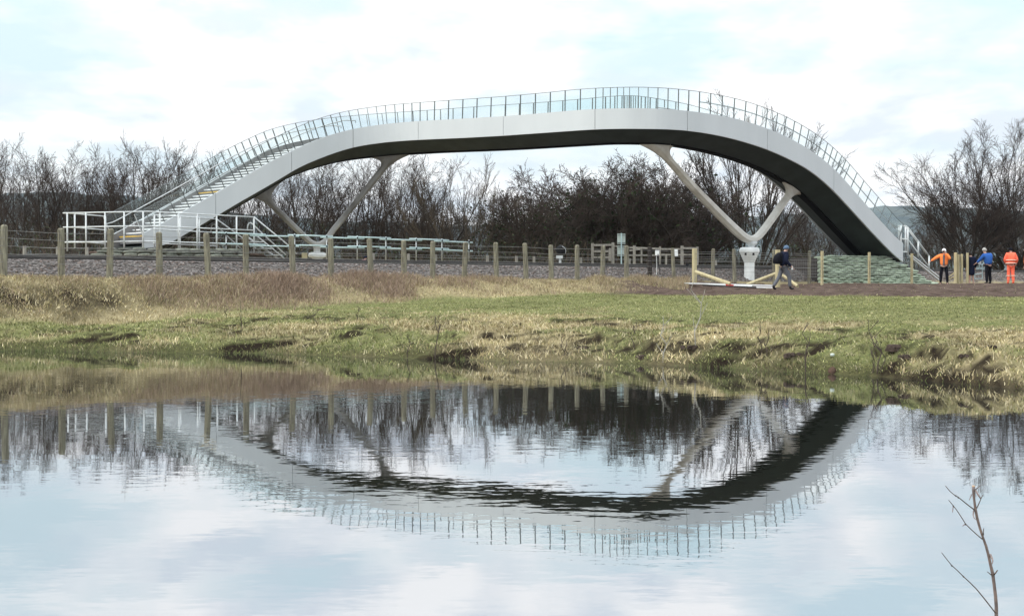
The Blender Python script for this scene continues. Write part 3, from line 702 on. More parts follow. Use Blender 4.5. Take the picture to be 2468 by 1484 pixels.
# ================================================================== FENCES
def fpos(x): t_ = (x - CXP) / F; Y = 54.9 / (1 - t_); return np.array([Y - 54.9, Y])
fposts = [(-128, 541), (10, 545), (147, 553), (267, 554), (383, 562), (497, 564), (592, 567.5), (702, 571), (797, 577), (890, 578), (973, 581), (1043, 584), (1122, 586), (1195, 586.5), (1265, 588),
          (1327.5, 592.5), (1391, 592.5), (1453.7, 594.5), (1509.7, 594), (1566, 597), (1621, 600), (1719, 601), (1768.5, 602), (1865, 604), (1951, 606)]
fence = thing('post_and_wire_fence', 'old weathered timber post and wire fence along the near side of the railway', 'fence', (*fpos(800), 1.8))
tops = []
for i, (x, yt) in enumerate(fposts):
    p = fpos(x); top = P(x, yt, p[1]); zb = hz(p[0], p[1]) - .3; tops.append(top)
    mb = MB(); r = .095 if i < 20 else .08; rr = []; lx, ly = rng.normal(0, .045, 2)
    for k, z in enumerate(np.linspace(zb, top[2], 9)):
        kk = k / 8; rr.append([np.array([top[0] + lx * (kk - 1) + math.cos(a) * r * (1 - .10 * kk + rng.normal(0, .03)) * (1.12 if abs(math.sin(2 * a)) > .5 else 1), top[1] + ly * (kk - 1) + math.sin(a) * r * (1 - .1 * kk), z]) for a in np.arange(8) * math.pi / 4 + .4])
    rr.append([q_ * .55 + np.array([top[0], top[1], top[2]]) * .45 + np.array([0, 0, .04]) for q_ in rr[-1]])
    mb.loft(rr); o = mb.build('post', M['postdark'] if i in (19,) else M['post'], fence)
for dz in (.12, .33, .55, .78, 1.0):
    mb = MB(); mb.tube([t_ - np.array([0, .1, dz]) for t_ in tops], .006, 4); mb.build('wire', M['wire'], fence)

nf = thing('netting_fence', 'new wire netting fence on pale square posts in front of the pier and sandbags', 'fence', P(1874, 690, 62))
nposts = [(1673.8, 599, 679, 60.8), (1874.5, 602, 691, 60.5), (1981.2, 605, 684, 64.5), (2094.8, 608, 684, 68.2), (2197.5, 611, 685, 71.5)]
ntop = []
for i, (x, y0, y1, Y) in enumerate(nposts):
    a = P(x, y0, Y); b = P(x, y1 + 3, Y); ntop.append(a); wd = (.155 if i < 2 else .10)
    mb = MB(); mb.box((a + b) / 2, (wd, wd, a[2] - b[2]), ax=np.array([[.9, .43, 0], [-.43, .9, 0], [0, 0, 1]])); mb.build('post', M['newwood'], nf, bevel=.01)
for dz in (.22, .42, .6, .76, .9, 1.02, 1.14):
    mb = MB(); mb.tube([t_ - np.array([0, .08, dz]) for t_ in ntop[1 if dz > .5 else 0:]], .0055, 4); mb.build('wire', M['wire'], nf)
mb = MB()
for a, b in zip(ntop[1:-1], ntop[2:]):
    for k in np.linspace(0, 1, 26):
        c = a + (b - a) * k; mb.tube([c - np.array([0, .08, .4]), c - np.array([0, .08, 1.18])], .004, 3)
mb.build('netting', M['wire'], nf)

# far fence beyond the tracks
ff = thing('far_wire_fence', 'distant low wire fence of short grey posts on the far side of the railway', 'fence', lq(80, 13, 2))
fx = [60, 140, 210, 1050, 1175, 1287, 1502 + 15, 1817, 1955, 2060]; fx += [900, 985, 1245, 1400, 1725, 1900]
pl = []
for x in sorted(fx):
    t_ = (x - CXP) / F; Y = (54.9 + 1.414 * 13.2) / (1 - t_); zt = 3.1; xx = Y - 54.9 - 1.414 * 13.2
    mb = MB(); mb.tube([(xx, Y, 1.9), (xx, Y, zt)], .07, 7); mb.build('post', M['greywood'], ff); pl.append(np.array([xx, Y, zt]))
for dz in (.05, .3, .55):
    mb = MB(); mb.tube([p - np.array([0, .08, dz]) for p in pl], .009, 4); mb.build('wire', M['wire'], ff)

# timber stile fence beyond the tracks
sfn = thing('timber_crossing_fence', 'silvery timber post and rail crossing fence beyond the tracks', 'fence', P(1550, 635, 80))
def c9(x, y, Y): return P(1349.7 + .15626 * x, 546.3 + .15626 * y, Y)
for a, b, y0, y1, Y in ((480, 520, 255, 560, 80), (795, 838, 245, 560, 80), (1125, 1165, 290, 520, 82), (1245, 1270, 330, 500, 81), (1530, 1555, 305, 530, 81.5), (1860, 1905, 295, 575, 80), (2100, 2135, 310, 575, 80), (750, 790, 330, 470, 81), (1620, 1650, 440, 575, 82)):
    mb = MB(); mb.box((c9((a + b) / 2, y0, Y) + c9((a + b) / 2, y1 + 60, Y)) / 2, ((b - a) * .15626 / F * Y, .12, (y1 + 60 - y0) * .15626 / F * Y)); mb.build('post', M['greywood'], sfn)
for x0, y0, x1, y1, h, Y in ((515, 285, 800, 280, 30, 79.9), (515, 380, 800, 380, 30, 79.9), (520, 470, 800, 470, 26, 79.9), (1050, 320, 1560, 340, 26, 80.9), (1050, 440, 1560, 440, 22, 80.9), (840, 300, 1050, 315, 22, 80.9),
                        (1560, 345, 1860, 345, 26, 80.4), (1560, 430, 2040, 432, 24, 80.4), (1870, 330, 2130, 335, 30, 79.9), (1070, 370, 1240, 345, 22, 80.7)):
    mb = MB(); a = c9(x0, y0, Y); b = c9(x1, y1, Y); d = (b - a) / np.linalg.norm(b - a); mb.box((a + b) / 2, (np.linalg.norm(b - a), .05, h * .15626 / F * Y), ax=np.array([d, np.cross([0, 0, 1], d), np.cross(d, np.cross([0, 0, 1], d))])); mb.build('rail', M['greywood'], sfn)

# sign seen from behind
sg = thing('railway_sign', 'tall blank sign seen from behind on a pole in front of the timber fence', 'sign', P(1497.5, 640, 78))
for y0, y1 in ((563.5, 588.5), (592, 617)):
    mb = MB(); mb.box((P(1497.5, y0, 78) + P(1497.5, y1, 78)) / 2, (.43, .02, (y1 - y0) * 78 / F)); pl_ = mb.build('plate', M['signback'], sg)
    mb = MB()
    for yy in (y0 + 3, y1 - 3): mb.box(P(1497.5, yy, 77.95), (.40, .03, .035))
    mb.build('bracket', M['steel'], pl_)
mb = MB(); mb.tube([P(1497.5, 562, 77.93), P(1497.5, 645, 77.93)], .035, 8); mb.build('pole', M['teal'], sg)

# shunting signal with black hood
sgn = thing('ground_signal', 'small railway signal with black hood on a white stem beside the track', 'signal', P(1350, 640, 74))
def c4(x, y, Y): return P(1156.9 + .2604 * x, 385.6 + .2604 * y, Y)
mb = MB(); rr = []
for k, (xx, hh) in enumerate(((693, .02), (697, .12), (720, .55), (745, .78), (775, .70), (795, .45), (797, .1))):
    c = c4(xx, 832 + (8 if k > 3 else 0) - (xx - 690) * .03, 74); rr.append([c + np.array([0, math.cos(a) * .22 * hh, math.sin(a) * .33 * hh]) for a in np.arange(14) * math.pi / 7])
mb.loft(rr); hd = mb.build('hood', M['black'], sgn, smooth=True)
mb = MB(); mb.tube([c4(760, 797, 73.85), c4(785, 815, 73.8), c4(796, 840, 73.8), c4(790, 866, 73.85)], .011, 6); mb.build('hood_rim', M['white'], sgn)
mb = MB(); mb.box(c4(735, 899, 73.9), (.33, .25, .15)); mb.build('base_box', M['white'], sgn, bevel=.01)
mb = MB(); mb.box(c4(741, 945, 73.9), (.12, .12, .34)); mb.build('stem', M['white'], sgn)
# boxes
bx = thing('cable_box', 'small white junction box on a thin pipe between two fence posts', 'cable box', P(1584, 664, 62))
mb = MB(); mb.box(P(1584, 609, 62), (.17, .12, .21)); mb.build('box', M['conc'], bx, bevel=.008)
mb = MB(); mb.tube([P(1582, 614, 62), P(1583, 640, 62), P(1582, 662, 62)], .016, 6); mb.build('pipe', M['white'], bx)
mb = MB(); mb.tube([P(1586, 612, 61.95), P(1586, 640, 61.95), P(1590, 650, 61.9), P(1591, 663, 61.9)], .02, 6); mb.build('cable', M['black'], bx)
mb = MB(); a = P(1629, 609, 63.2); mb.box(a, (.16, .05, .30), ax=np.array([[1, .2, .05], [-.2, 1, 0], [-.05, 0, 1]])); mb.box(a + np.array([-.11, 0, .12]), (.08, .04, .05))
tag(mb.build('white_plate', M['conc'], loc=a), 'white plate fixed to a fence post, left of the pale square post', 'plate')
mb = MB(); mb.tube([P(1656, 637.5, 66), P(1656.3, 637.5, 65.8)], .075, 12); mb.tube([P(1656, 638, 65.95), P(1655.5, 652, 66)], .02, 6); tag(mb.build('track_marker', M['black'], loc=P(1656, 652, 66)), 'small round black marker standing by the rails', 'marker')
mb = MB(); mb.box(P(734, 616, 72.5), (.26, .2, .30)); tag(mb.build('yellow_box', M['newwood'], loc=P(734, 622, 72.5), bevel=.01), 'small pale yellow box left of the far white pier', 'box')

# poles and planks on the muddy ground
def pole(a, b, r, lab):
    mb = MB(); mb.tube([a, (a + b) / 2, b], r, 12); o = mb.build('timber_pole', M['newwood'], loc=b, smooth=False); tag(o, lab, 'timber pole', 'pale timber poles lying by the fence')
pole(P(1676, 655, 60.2), P(1760, 684, 59.0), .075, 'round pale pole leaning on the square post left of the white pier')
pole(P(1872, 658.5, 61), P(1800, 686, 60.2), .07, 'round pale pole slanting down left behind the walking person')
pole(P(1884, 662, 61.2), P(1922, 689.5, 60.2), .065, 'short pale pole slanting down right behind the walking person')
pole(P(1689, 664, 60.8), P(1712, 669, 60.8), .045, 'short thin stake beside the left leaning pole')
def plank(x0, y0, x1, y1, Y, wd, mats, lab, seg=None):
    a = P(x0, y0, Y); b = P(x1, y1, Y - .6); d = (b - a) / np.linalg.norm(b - a); s_ = np.cross([0, 0, 1.0], d); s_ /= np.linalg.norm(s_); n_ = np.cross(d, s_); ln_ = np.linalg.norm(b - a)
    t_ = thing('barrier_plank', lab, 'plank', a, group='planks dropped on the mud')
    mb = MB(); mb.box((a + b) / 2, (ln_, wd, .05), ax=np.array([d, s_, n_])); mb.build('board', mats[0], t_, bevel=.008)
    if seg:
        for k0, k1 in seg:
            mb = MB(); mb.box(a + d * ln_ * (k0 + k1) / 2 + n_ * .003, (ln_ * (k1 - k0), wd + .008, .052), ax=np.array([d, s_, n_])); mb.build('red_band', mats[1], t_)
plank(1650, 682.5, 1868, 688.5, 60.2, .22, (M['conc'],), 'long white board lying at the back of the plank pile')
plank(1700, 684, 1812, 690, 59.4, .2, (M['conc'], M['red']), 'white plank with red bands lying across the pile', seg=((.45, .62),))
plank(1694, 687.5, 1838, 693, 59.2, .3, (M['black'],), 'black board at the front of the plank pile')
plank(1780, 691, 1868, 693.5, 58.9, .18, (M['conc'],), 'short pale board lying nearest the walking person')

# gate posts and metal kissing gate at the right
def c11(x, y, Y): return P(2236.6 + .0953 * x, 565.6 + .0953 * y, Y)
for i, (xa, xb, y0, y1, lab) in enumerate(((655, 742, 452, 1225, 'tallest and thickest new timber post of the row by the metal gate'), (742, 800, 497, 1232, 'thin new timber post second from the left by the metal gate'), (820, 886, 490, 1240, 'round new timber post third from the left by the metal gate'), (965, 1030, 462, 1218, 'greyish new timber post just left of the dark coated person'))):
    Y = 70.4 + .1 * i; a = c11((xa + xb) / 2, y0, Y); b = c11((xa + xb) / 2, y1 + 40, Y); r = (xb - xa) / 2 * .0953 / F * Y
    mb = MB(); mb.tube([b, (a + b) / 2, a - np.array([0, 0, .02]), a], [r, r, r, r * .85], 12); tag(mb.build('gate_post', M['newwood'], loc=b), lab, 'post', 'new posts by the gate')
gt = thing('kissing_gate', 'galvanised metal gate frame between the dark coated person and the blue jacket', 'gate', c11(1280, 1120, 71.2))
for pts in (((1180, 1120), (1375, 1108), (1368, 760), (1340, 745)), ((1180, 1000), (1370, 982)), ((1270, 862), (1368, 858)), ((1375, 765), (1415, 705)), ((1310, 640), (1300, 850)), ((1180, 1120), (1180, 1000))):
    mb = MB(); mb.tube([c11(x, y, 71.2) for x, y in pts], .028, 7); mb.build('bar', M['teal'], gt)
mb = MB(); mb.box(c11(1302, 680, 71.1), (.13, .06, .26)); mb.build('latch_plate', M['white'], gt)
for pts, lab in ((((520, 1080), (660, 965)), 'upper pale batten slanting to the posts by the metal gate'), (((510, 1140), (660, 1065)), 'lower pale batten slanting to the posts by the metal gate'), (((1622, 1092), (1930, 890)), 'long thin stick leaning between the blue jacket and the orange suit')):
    mb = MB(); a, b = [c11(x, y, 71.6) for x, y in pts]; mb.tube([a, b], .035 if 'batten' in lab else .02, 5); tag(mb.build('batten', M['newwood'] if 'batten' in lab else M['greywood'], loc=a), lab, 'batten')

# ================================================================== SANDBAGS
def bag_mesh(seed, Lx=.62, Ly=.36, Lz=.135):
    r_ = np.random.default_rng(seed); rr = []; n = 14
    for k in np.linspace(-1, 1, 11):
        e = (1 - abs(k) ** 3.2) ** .5 if abs(k) < 1 else 0; e = max(e, .12)
        zz = .85 + .3 * (1 - abs(k)); sh = r_.normal(0, .03); ring = []
        for j in range(n):
            a = 2 * math.pi * j / n; ca, sa = math.cos(a), math.sin(a)
            ring.append((k * Lx / 2, math.copysign(abs(ca) ** .7, ca) * Ly / 2 * e + sh * .3, math.copysign(abs(sa) ** .8, sa) * Lz / 2 * zz * (.6 + .4 * e) * (1 + r_.normal(0, .05))))
        rr.append(ring)
    mb = MB(); mb.loft(rr); o = mb.build('sandbag', M['bag'], smooth=True); return o
bags = [bag_mesh(k) for k in range(5)]; usedb = set()
def put_bag(k, loc, rot, sc_, label, group, mat=None):
    o = bags[k]
    if k in usedb: o = bags[k].copy(); COL.objects.link(o)
    usedb.add(k); o.location = [float(v) for v in loc]; o.rotation_euler = rot; o.scale = sc_
    tag(o, label, 'sandbag', group)
    if mat: o.material_slots[0].link = 'OBJECT'; o.material_slots[0].material = mat
    return o
bA = np.array([P(1988, 684, 71.6)[0], 71.6]); bB = np.array([P(2256, 684, 75.6)[0], 75.6]); bd = (bB - bA); bl = np.linalg.norm(bd); bd /= bl; bn = np.array([-bd[1], bd[0]]); ba = math.atan2(bd[1], bd[0])
zb0 = 1.66; rows = 14
for r_ in range(rows):
    z = zb0 + .05 + r_ * .104; inset = r_ * .055; x0 = .02 + .05 * r_; x1 = bl - (.05 + .012 * r_ if r_ < 4 else 0) if False else bl * (1 - .31 * r_ / 13) - .15
    x = x0 + (.3 if r_ % 2 else 0) + rng.uniform(-.05, .05)
    while x < x1:
        w_ = rng.uniform(.50, .62)
        p = bA + bd * x + bn * (inset + rng.normal(0, .015))
        put_bag(int(rng.integers(0, 5)), (p[0], p[1], z + rng.normal(0, .008)), (rng.normal(0, .05), rng.normal(0, .03), ba + rng.normal(0, .06)), (w_ / .60, 1, rng.uniform(.76, .9)), 'green woven sandbag in the stacked wall under the right foot of the bridge', 'sandbags walling the right abutment')
        x += w_ * .93
    # left return of the wall
    for j in range(1, 4):
        p = bA + bd * (x0 + .32 * j) + bn * (inset + j * .5)
        if r_ % 2 == 0: put_bag(int(rng.integers(0, 5)), (p[0], p[1], z), (0, 0, ba + 1.57), (1, 1, 1.6), 'green woven sandbag in the stacked wall under the right foot of the bridge', 'sandbags walling the right abutment')
mb = MB(); q0_ = bA + bd * .3 + bn * .35; q1_ = bA + bd * (bl - 2.2) + bn * .9
rr = []
for z, ins, e0, e1 in ((1.5, .2, .25, .4), (2.3, .55, .6, 1.35), (3.0, .95, 1.0, 2.2)):
    a = bA + bd * e0 + bn * ins; b = bA + bd * (bl - e1) + bn * ins; rr.append([(a[0], a[1], z), (b[0], b[1], z), (b[0] + bn[0] * 2.6, b[1] + bn[1] * 2.6, z), (a[0] + bn[0] * 2.6, a[1] + bn[1] * 2.6, z)])
mb.loft(rr); tag(mb.build('earth_mound', M['postdark']), kind='structure')
# left rows
for r_, (ya, z_) in enumerate(((614, 0), (607, 0), (600.3, 0))):
    x = 236 + r_ * 13
    nodes = [(225, 61.2), (355, 60.9), (590, 66.8)]
    xl_end = 598 - r_ * 10
    while x < xl_end:
        Y = float(np.interp(x, [n_[0] for n_ in nodes], [n_[1] for n_ in nodes])) + r_ * .25
        step = rng.uniform(31, 40) * 62 / Y; p = P(x, ya + (1.5 if x > 350 else 0) + (x - 350) * .006 * (x > 350), Y); rot = -.08 if x < 350 else .93
        put_bag(int(rng.integers(0, 5)), p, (rng.normal(0, .05), rng.normal(0, .03), rot + rng.normal(0, .09)), ((1.0 if x < 350 else 1.25) * rng.uniform(.85, 1.1), 1.1, rng.uniform(.75, 1.05)), 'grey green sandbag in the low rows under the left platform railing', 'sandbags under the left platform', M['bagpale'])
        x += step

# ================================================================== PEOPLE
def skinobj(name, vs, es, mat, parent, root=0, sub=2):
    off = np.array([0, 0, 0.0])
    me = bpy.data.meshes.new(name); me.from_pydata([tuple(float(c) for c in v[0]) for v in vs], es, []); me.materials.append(mat)
    o = bpy.data.objects.new(name, me); COL.objects.link(o); o.parent = parent
    sm_ = o.modifiers.new('skin', 'SKIN'); sm_.use_smooth_shade = True
    for i, v in enumerate(vs):
        r = v[1]; d = me.skin_vertices[0].data[i]; d.radius = (r, r) if not hasattr(r, '__len__') else r; d.use_root = (i == root)
    ss = o.modifiers.new('sub', 'SUBSURF'); ss.levels = sub; ss.render_levels = sub; return o
def clothmat(name, c, c2=None): 
    if name not in M: M[name] = pbr(name, c, c2, .85, 7, bump=.004)
    return M[name]
J0 = dict(pel=(0, 0, .95), wai=(0, 0, 1.12), che=(0, 0, 1.33), nec=(0, 0, 1.50), hb=(0, .02, 1.57), hm=(0, .03, 1.64), ht=(0, .02, 1.71),
          sL=(-.17, 0, 1.42), eL=(-.24, -.02, 1.14), wL=(-.24, .08, .90), sR=(.17, 0, 1.42), eR=(.24, -.02, 1.14), wR=(.24, .08, .90),
          hL=(-.09, 0, .90), kL=(-.10, .02, .50), aL=(-.11, -.03, .09), tL=(-.12, .14, .04), hR=(.09, 0, .90), kR=(.10, .02, .50), aR=(.11, -.03, .09), tR=(.12, .14, .04))
def person(label, loc, yaw, J=None, jacket=None, trousers=None, boots=None, hat=None, hair=None, coat=False, scale=1, group=None, bare=False, bulk=1.0):
    j = {k: np.array(v, float) for k, v in {**J0, **(J or {})}.items()}
    root = thing('person', label, 'person', loc, yaw, group); root.scale = (scale,) * 3
    vs, es, ix = [], [], {}
    def V_(k, p, r): ix[k] = len(vs); vs.append((p, r))
    def Ed(*ks):
        for a, b in zip(ks[:-1], ks[1:]): es.append((ix[a], ix[b]))
    V_('pel', j['pel'], (.13, .10)); V_('wai', j['wai'], (.12, .09)); V_('che', j['che'], (.14, .10)); V_('nec', j['nec'], .052); V_('hb', j['hb'], (.06, .07)); V_('hm', j['hm'], (.075, .092)); V_('ht', j['ht'], (.06, .075))
    Ed('pel', 'wai', 'che', 'nec', 'hb', 'hm', 'ht')
    V_('nose', j['hm'] + np.array([0, .105, -.015]), .012); Ed('hm', 'nose')
    for s_ in 'LR':
        sg_ = -1 if s_ == 'L' else 1
        V_('s' + s_, j['s' + s_], .06); V_('e' + s_, j['e' + s_], .043); V_('w' + s_, j['w' + s_], .027)
        d = j['w' + s_] - j['e' + s_]; d /= np.linalg.norm(d); V_('p' + s_, j['w' + s_] + d * .07, (.036, .018)); Ed('che', 's' + s_, 'e' + s_, 'w' + s_, 'p' + s_)
        side = np.cross(d, [0, 0, 1.0]); side = side / (np.linalg.norm(side) + 1e-6) if np.linalg.norm(side) > .2 else np.array([0, 1.0, 0])
        for f_ in range(4):
            o_ = side * (f_ - 1.5) * .02; ln_ = (.072, .082, .076, .06)[f_]
            a_ = vs[ix['p' + s_]][0] + d * .03 + o_; b_ = a_ + d * ln_ * .5 + np.array([0, .004, -.004]); c_ = b_ + d * ln_ * .4 + np.array([0, .02, -.008])
            V_(f'a{s_}{f_}', a_, .009); V_(f'b{s_}{f_}', b_, .0085); V_(f'c{s_}{f_}', c_, .007); Ed('p' + s_, f'a{s_}{f_}', f'b{s_}{f_}', f'c{s_}{f_}')
        V_('th' + s_, j['w' + s_] + d * .05 + side * .045, .010); V_('tt' + s_, j['w' + s_] + d * .09 + side * .06, .008); Ed('w' + s_, 'th' + s_, 'tt' + s_)
        V_('h' + s_, j['h' + s_], .085); V_('k' + s_, j['k' + s_], .055); V_('a' + s_, j['a' + s_], .038); V_('t' + s_, j['t' + s_], (.042, .03)); Ed('pel', 'h' + s_, 'k' + s_, 'a' + s_, 't' + s_)
    body = skinobj('body', vs, es, M['skin'], root)
    B = bulk
    # jacket
    if jacket:
        v2 = [(j['pel'] + np.array([0, 0, -.04]), (.18 * B, .15 * B)), (j['wai'], (.175 * B, .145 * B)), (j['che'], (.185 * B, .145 * B)), (j['nec'] + (j['che'] - j['nec']) * .2, (.09, .085))]; e2 = [(0, 1), (1, 2), (2, 3)]
        for s_ in 'LR':
            b = len(v2); v2 += [(j['s' + s_], .092 * B), (j['e' + s_], .072 * B), (j['w' + s_], .052)]; e2 += [(2, b), (b, b + 1), (b + 1, b + 2)]
        if coat: v2 += [(j['pel'] + np.array([0, 0, -.25]), (.20, .17)), (j['pel'] + np.array([0, 0, -.47]), (.21, .18))]; e2 += [(0, len(v2) - 2), (len(v2) - 2, len(v2) - 1)]
        skinobj('coat' if coat else 'jacket', v2, e2, jacket, root)
    if trousers:
        v2 = [(j['pel'] + np.array([0, 0, .02]), (.155, .125))]; e2 = []
        for s_ in 'LR':
            b = len(v2); v2 += [(j['h' + s_] + np.array([0, 0, -.04]), .105), (j['k' + s_], .082), (j['a' + s_] + np.array([0, 0, .02]), .068)]; e2 += [(0, b), (b, b + 1), (b + 1, b + 2)]
        skinobj('trousers', v2, e2, trousers, root)
    for s_ in 'LR':
        a, t_ = j['a' + s_], j['t' + s_]
        skinobj('boot', [(a + np.array([0, 0, .08]), .055), (a + np.array([0, 0, -.02]), .058), (t_ + np.array([0, 0, .005]), (.052, .042))], [(0, 1), (1, 2)], boots or M['black'], root, sub=1)
    hh = hat or hair
    if hh:
        mb = MB(); rr = []
        up = j['ht'] - j['hb']; up /= np.linalg.norm(up); c = j['hm'] + up * .005
        for k in range(7):
            ph = -.25 + k * (1.5708 + .25) / 6; r_ = math.cos(ph); rr.append([c + np.array([math.cos(a) * .102 * r_, math.sin(a) * .122 * r_ - .012, 0]) + up * (.125 * math.sin(ph)) for a in np.arange(16) * math.pi / 8])
        mb.v = [];
        mb.loft([[(p[0], p[1], p[2]) for p in r_] for r_ in rr])
        me_off = np.array(root.location); mb.v = [(v[0] + me_off[0], v[1] + me_off[1], v[2] + me_off[2]) for v in mb.v]
        mb.build('hat' if hat else 'hair', hh, root, smooth=True)
    return root, j
def addpart(root, mb, name, mat, **k):
    off = np.array(root.location); mb.v = [(v[0] + off[0], v[1] + off[1], v[2] + off[2]) for v in mb.v]; return mb.build(name, mat, root, **k)
def gz(x, y, dY=None):
    p = P(x, y, dY); return (p[0], p[1], hz(p[0], p[1]))
navy = clothmat('navy_cloth', (.014, .017, .035)); grey = clothmat('grey_cloth', (.13, .135, .15)); hiv = clothmat('hivis_orange', (.95, .19, .11), (.88, .15, .085)); hiv2 = clothmat('hivis_amber', (.95, .27, .08), (.9, .24, .07))
blackc = clothmat('black_cloth', (.012, .012, .016)); blue = clothmat('blue_cloth', (.035, .11, .36)); bg_ = clothmat('beanie_wool', (.10, .15, .22)); wh = pbr('helmet_white', (.8, .78, .76), None, .3, 3); gh = clothmat('grey_hair', (.42, .40, .37)); dh = clothmat('dark_hair', (.02, .015, .013)); strip = pbr('reflective_band', (.85, .55, .42), None, .35, 6)
pnk = clothmat('pink_cloth', (.45, .22, .22))
# walker
r_, j = person('person in dark hooded jacket and grey trousers walking right with a black backpack', gz(1888, 697, 56.6), R(-72), dict(
    che=(0, .03, 1.34), nec=(0, .07, 1.50), hb=(0, .11, 1.56), hm=(0, .13, 1.63), ht=(0, .13, 1.71), hL=(-.09, 0, .92), kL=(-.1, -.13, .52), aL=(-.1, -.38, .13), tL=(-.1, -.26, .03), hR=(.09, 0, .92), kR=(.1, .20, .52), aR=(.1, .24, .10), tR=(.1, .42, .05),
    sL=(-.18, .02, 1.42), eL=(-.24, .05, 1.14), wL=(-.22, .22, .94), sR=(.18, .02, 1.42), eR=(.25, -.02, 1.14), wR=(.24, .20, .93)), navy, grey, M['black'], hat=bg_, bulk=1.15)
mb = MB(); rr = []
for z, w_, d0, d1 in ((1.02, .10, -.16, -.34), (1.06, .15, -.13, -.42), (1.2, .16, -.13, -.42), (1.35, .15, -.12, -.36), (1.45, .10, -.1, -.26), (1.47, .05, -.1, -.2)):
    rr.append([(w_ * sx, y, z) for sx, y in ((-1, d0), (-.9, d1 * .9), (-.5, d1), (.5, d1), (.9, d1 * .9), (1, d0))])
mb.loft(rr); addpart(r_, mb, 'backpack', blackc, smooth=True)
mb = MB(); mb.box(j['wR'] + np.array([.0, .05, -.06]), (.08, .03, .14)); addpart(r_, mb, 'phone', M['conc'])
# photographer
r_, j = person('person in orange jacket and white helmet taking a photo beside the stair railing', gz(2275, 683, 70.6), R(160), dict(
    sR=(.18, 0, 1.42), eR=(.36, .10, 1.32), wR=(.60, .14, 1.16), sL=(-.18, 0, 1.42), eL=(-.27, .16, 1.24), wL=(-.09, .20, 1.53), che=(0, .02, 1.34), aL=(-.16, -.03, .09), kL=(-.14, .02, .5), tL=(-.17, .13, .04), aR=(.16, -.03, .09), kR=(.14, .02, .5), tR=(.17, .13, .04)), hiv2, blackc, blackc, hat=wh, bulk=1.14)
mb = MB(); mb.box((0, .135, 1.20), (.09, .12, .52)); addpart(r_, mb, 'shirt', grey, bevel=.03)
mb = MB(); mb.box((0, .17, 1.62), (.12, .07, .08)); addpart(r_, mb, 'camera', M['black'], bevel=.01)
# dark coat
r_, j = person('person in long dark coat with bare calves standing behind the gate posts', gz(2341, 683, 70.9), R(10), dict(nec=(0, .05, 1.48), hm=(0, .12, 1.58), hb=(0, .09, 1.53), ht=(0, .14, 1.66), kL=(-.08, .02, .5), kR=(.1, .02, .5)), navy, None, M['skin'], hair=dh, coat=True, scale=.94)
mb = MB(); mb.box((.17, .1, .88), (.07, .05, .09)); addpart(r_, mb, 'bag_tag', M['white'])
# blue jacket
r_, j = person('grey haired person in blue jacket and black trousers leaning on the metal gate', gz(2382, 684, 70.4), R(24), dict(
    che=(-.05, .06, 1.34), nec=(-.10, .11, 1.49), hb=(-.12, .13, 1.56), hm=(-.13, .14, 1.64), ht=(-.14, .14, 1.72), sL=(-.22, .08, 1.40), eL=(-.34, .20, 1.18), wL=(-.42, .34, 1.05), sR=(.13, .02, 1.42), eR=(.20, .10, 1.16), wR=(.10, .26, 1.02)), blue, blackc, M['black'], hair=gh, bulk=1.15)
# orange suit
r_, j = person('person in full orange high visibility suit and black hat with back turned', gz(2436, 686, 70.0), R(-8), dict(wR=(.26, .12, .98), eR=(.27, -.04, 1.16), wL=(-.2, .2, 1.0), eL=(-.27, 0, 1.15), aL=(-.12, -.03, .09), aR=(.12, -.03, .09)), hiv, hiv, hiv, hat=blackc, bulk=1.25, scale=1.0)
for z in (1.15, 1.0, .40):
    mb = MB()
    if z > .9: mb.loft([[(math.cos(a) * .262, math.sin(a) * .215, z + dz) for a in np.arange(20) * math.pi / 10] for dz in (-.022, .022)])
    else:
        for sx in (-.115, .115): mb.loft([[(sx + math.cos(a) * .096, math.sin(a) * .096, z + dz) for a in np.arange(14) * math.pi / 7] for dz in (-.022, .022)])
    addpart(r_, mb, 'reflective_band', strip, smooth=True)
# at the right edge
r_, j = person('person in orange vest and dark trousers cut off by the right edge', gz(2474, 684, 71.2), R(70), dict(), hiv2, blackc, blackc, hair=gh)
# crouching beyond the track
pX = P(873, 620, 76.5)
r_, j = person('person with dark hat and pink top crouching low beyond the rails', (pX[0], 76.5, 2.25), R(-60), dict(
    pel=(0, -.1, .30), wai=(0, -.06, .48), che=(0, .08, .70), nec=(0, .18, .84), hb=(0, .22, .90), hm=(0, .24, .97), ht=(0, .24, 1.04), sL=(-.17, .1, .78), sR=(.17, .1, .78), eL=(-.22, .3, .60), eR=(.22, .3, .6), wL=(-.15, .5, .5), wR=(.15, .5, .5),
    hL=(-.1, -.08, .28), kL=(-.14, .32, .45), aL=(-.13, .15, .09), tL=(-.14, .32, .04), hR=(.1, -.08, .28), kR=(.14, .32, .45), aR=(.13, .15, .09), tR=(.14, .32, .04)), pnk, blackc, M['black'], hat=navy, scale=.84)
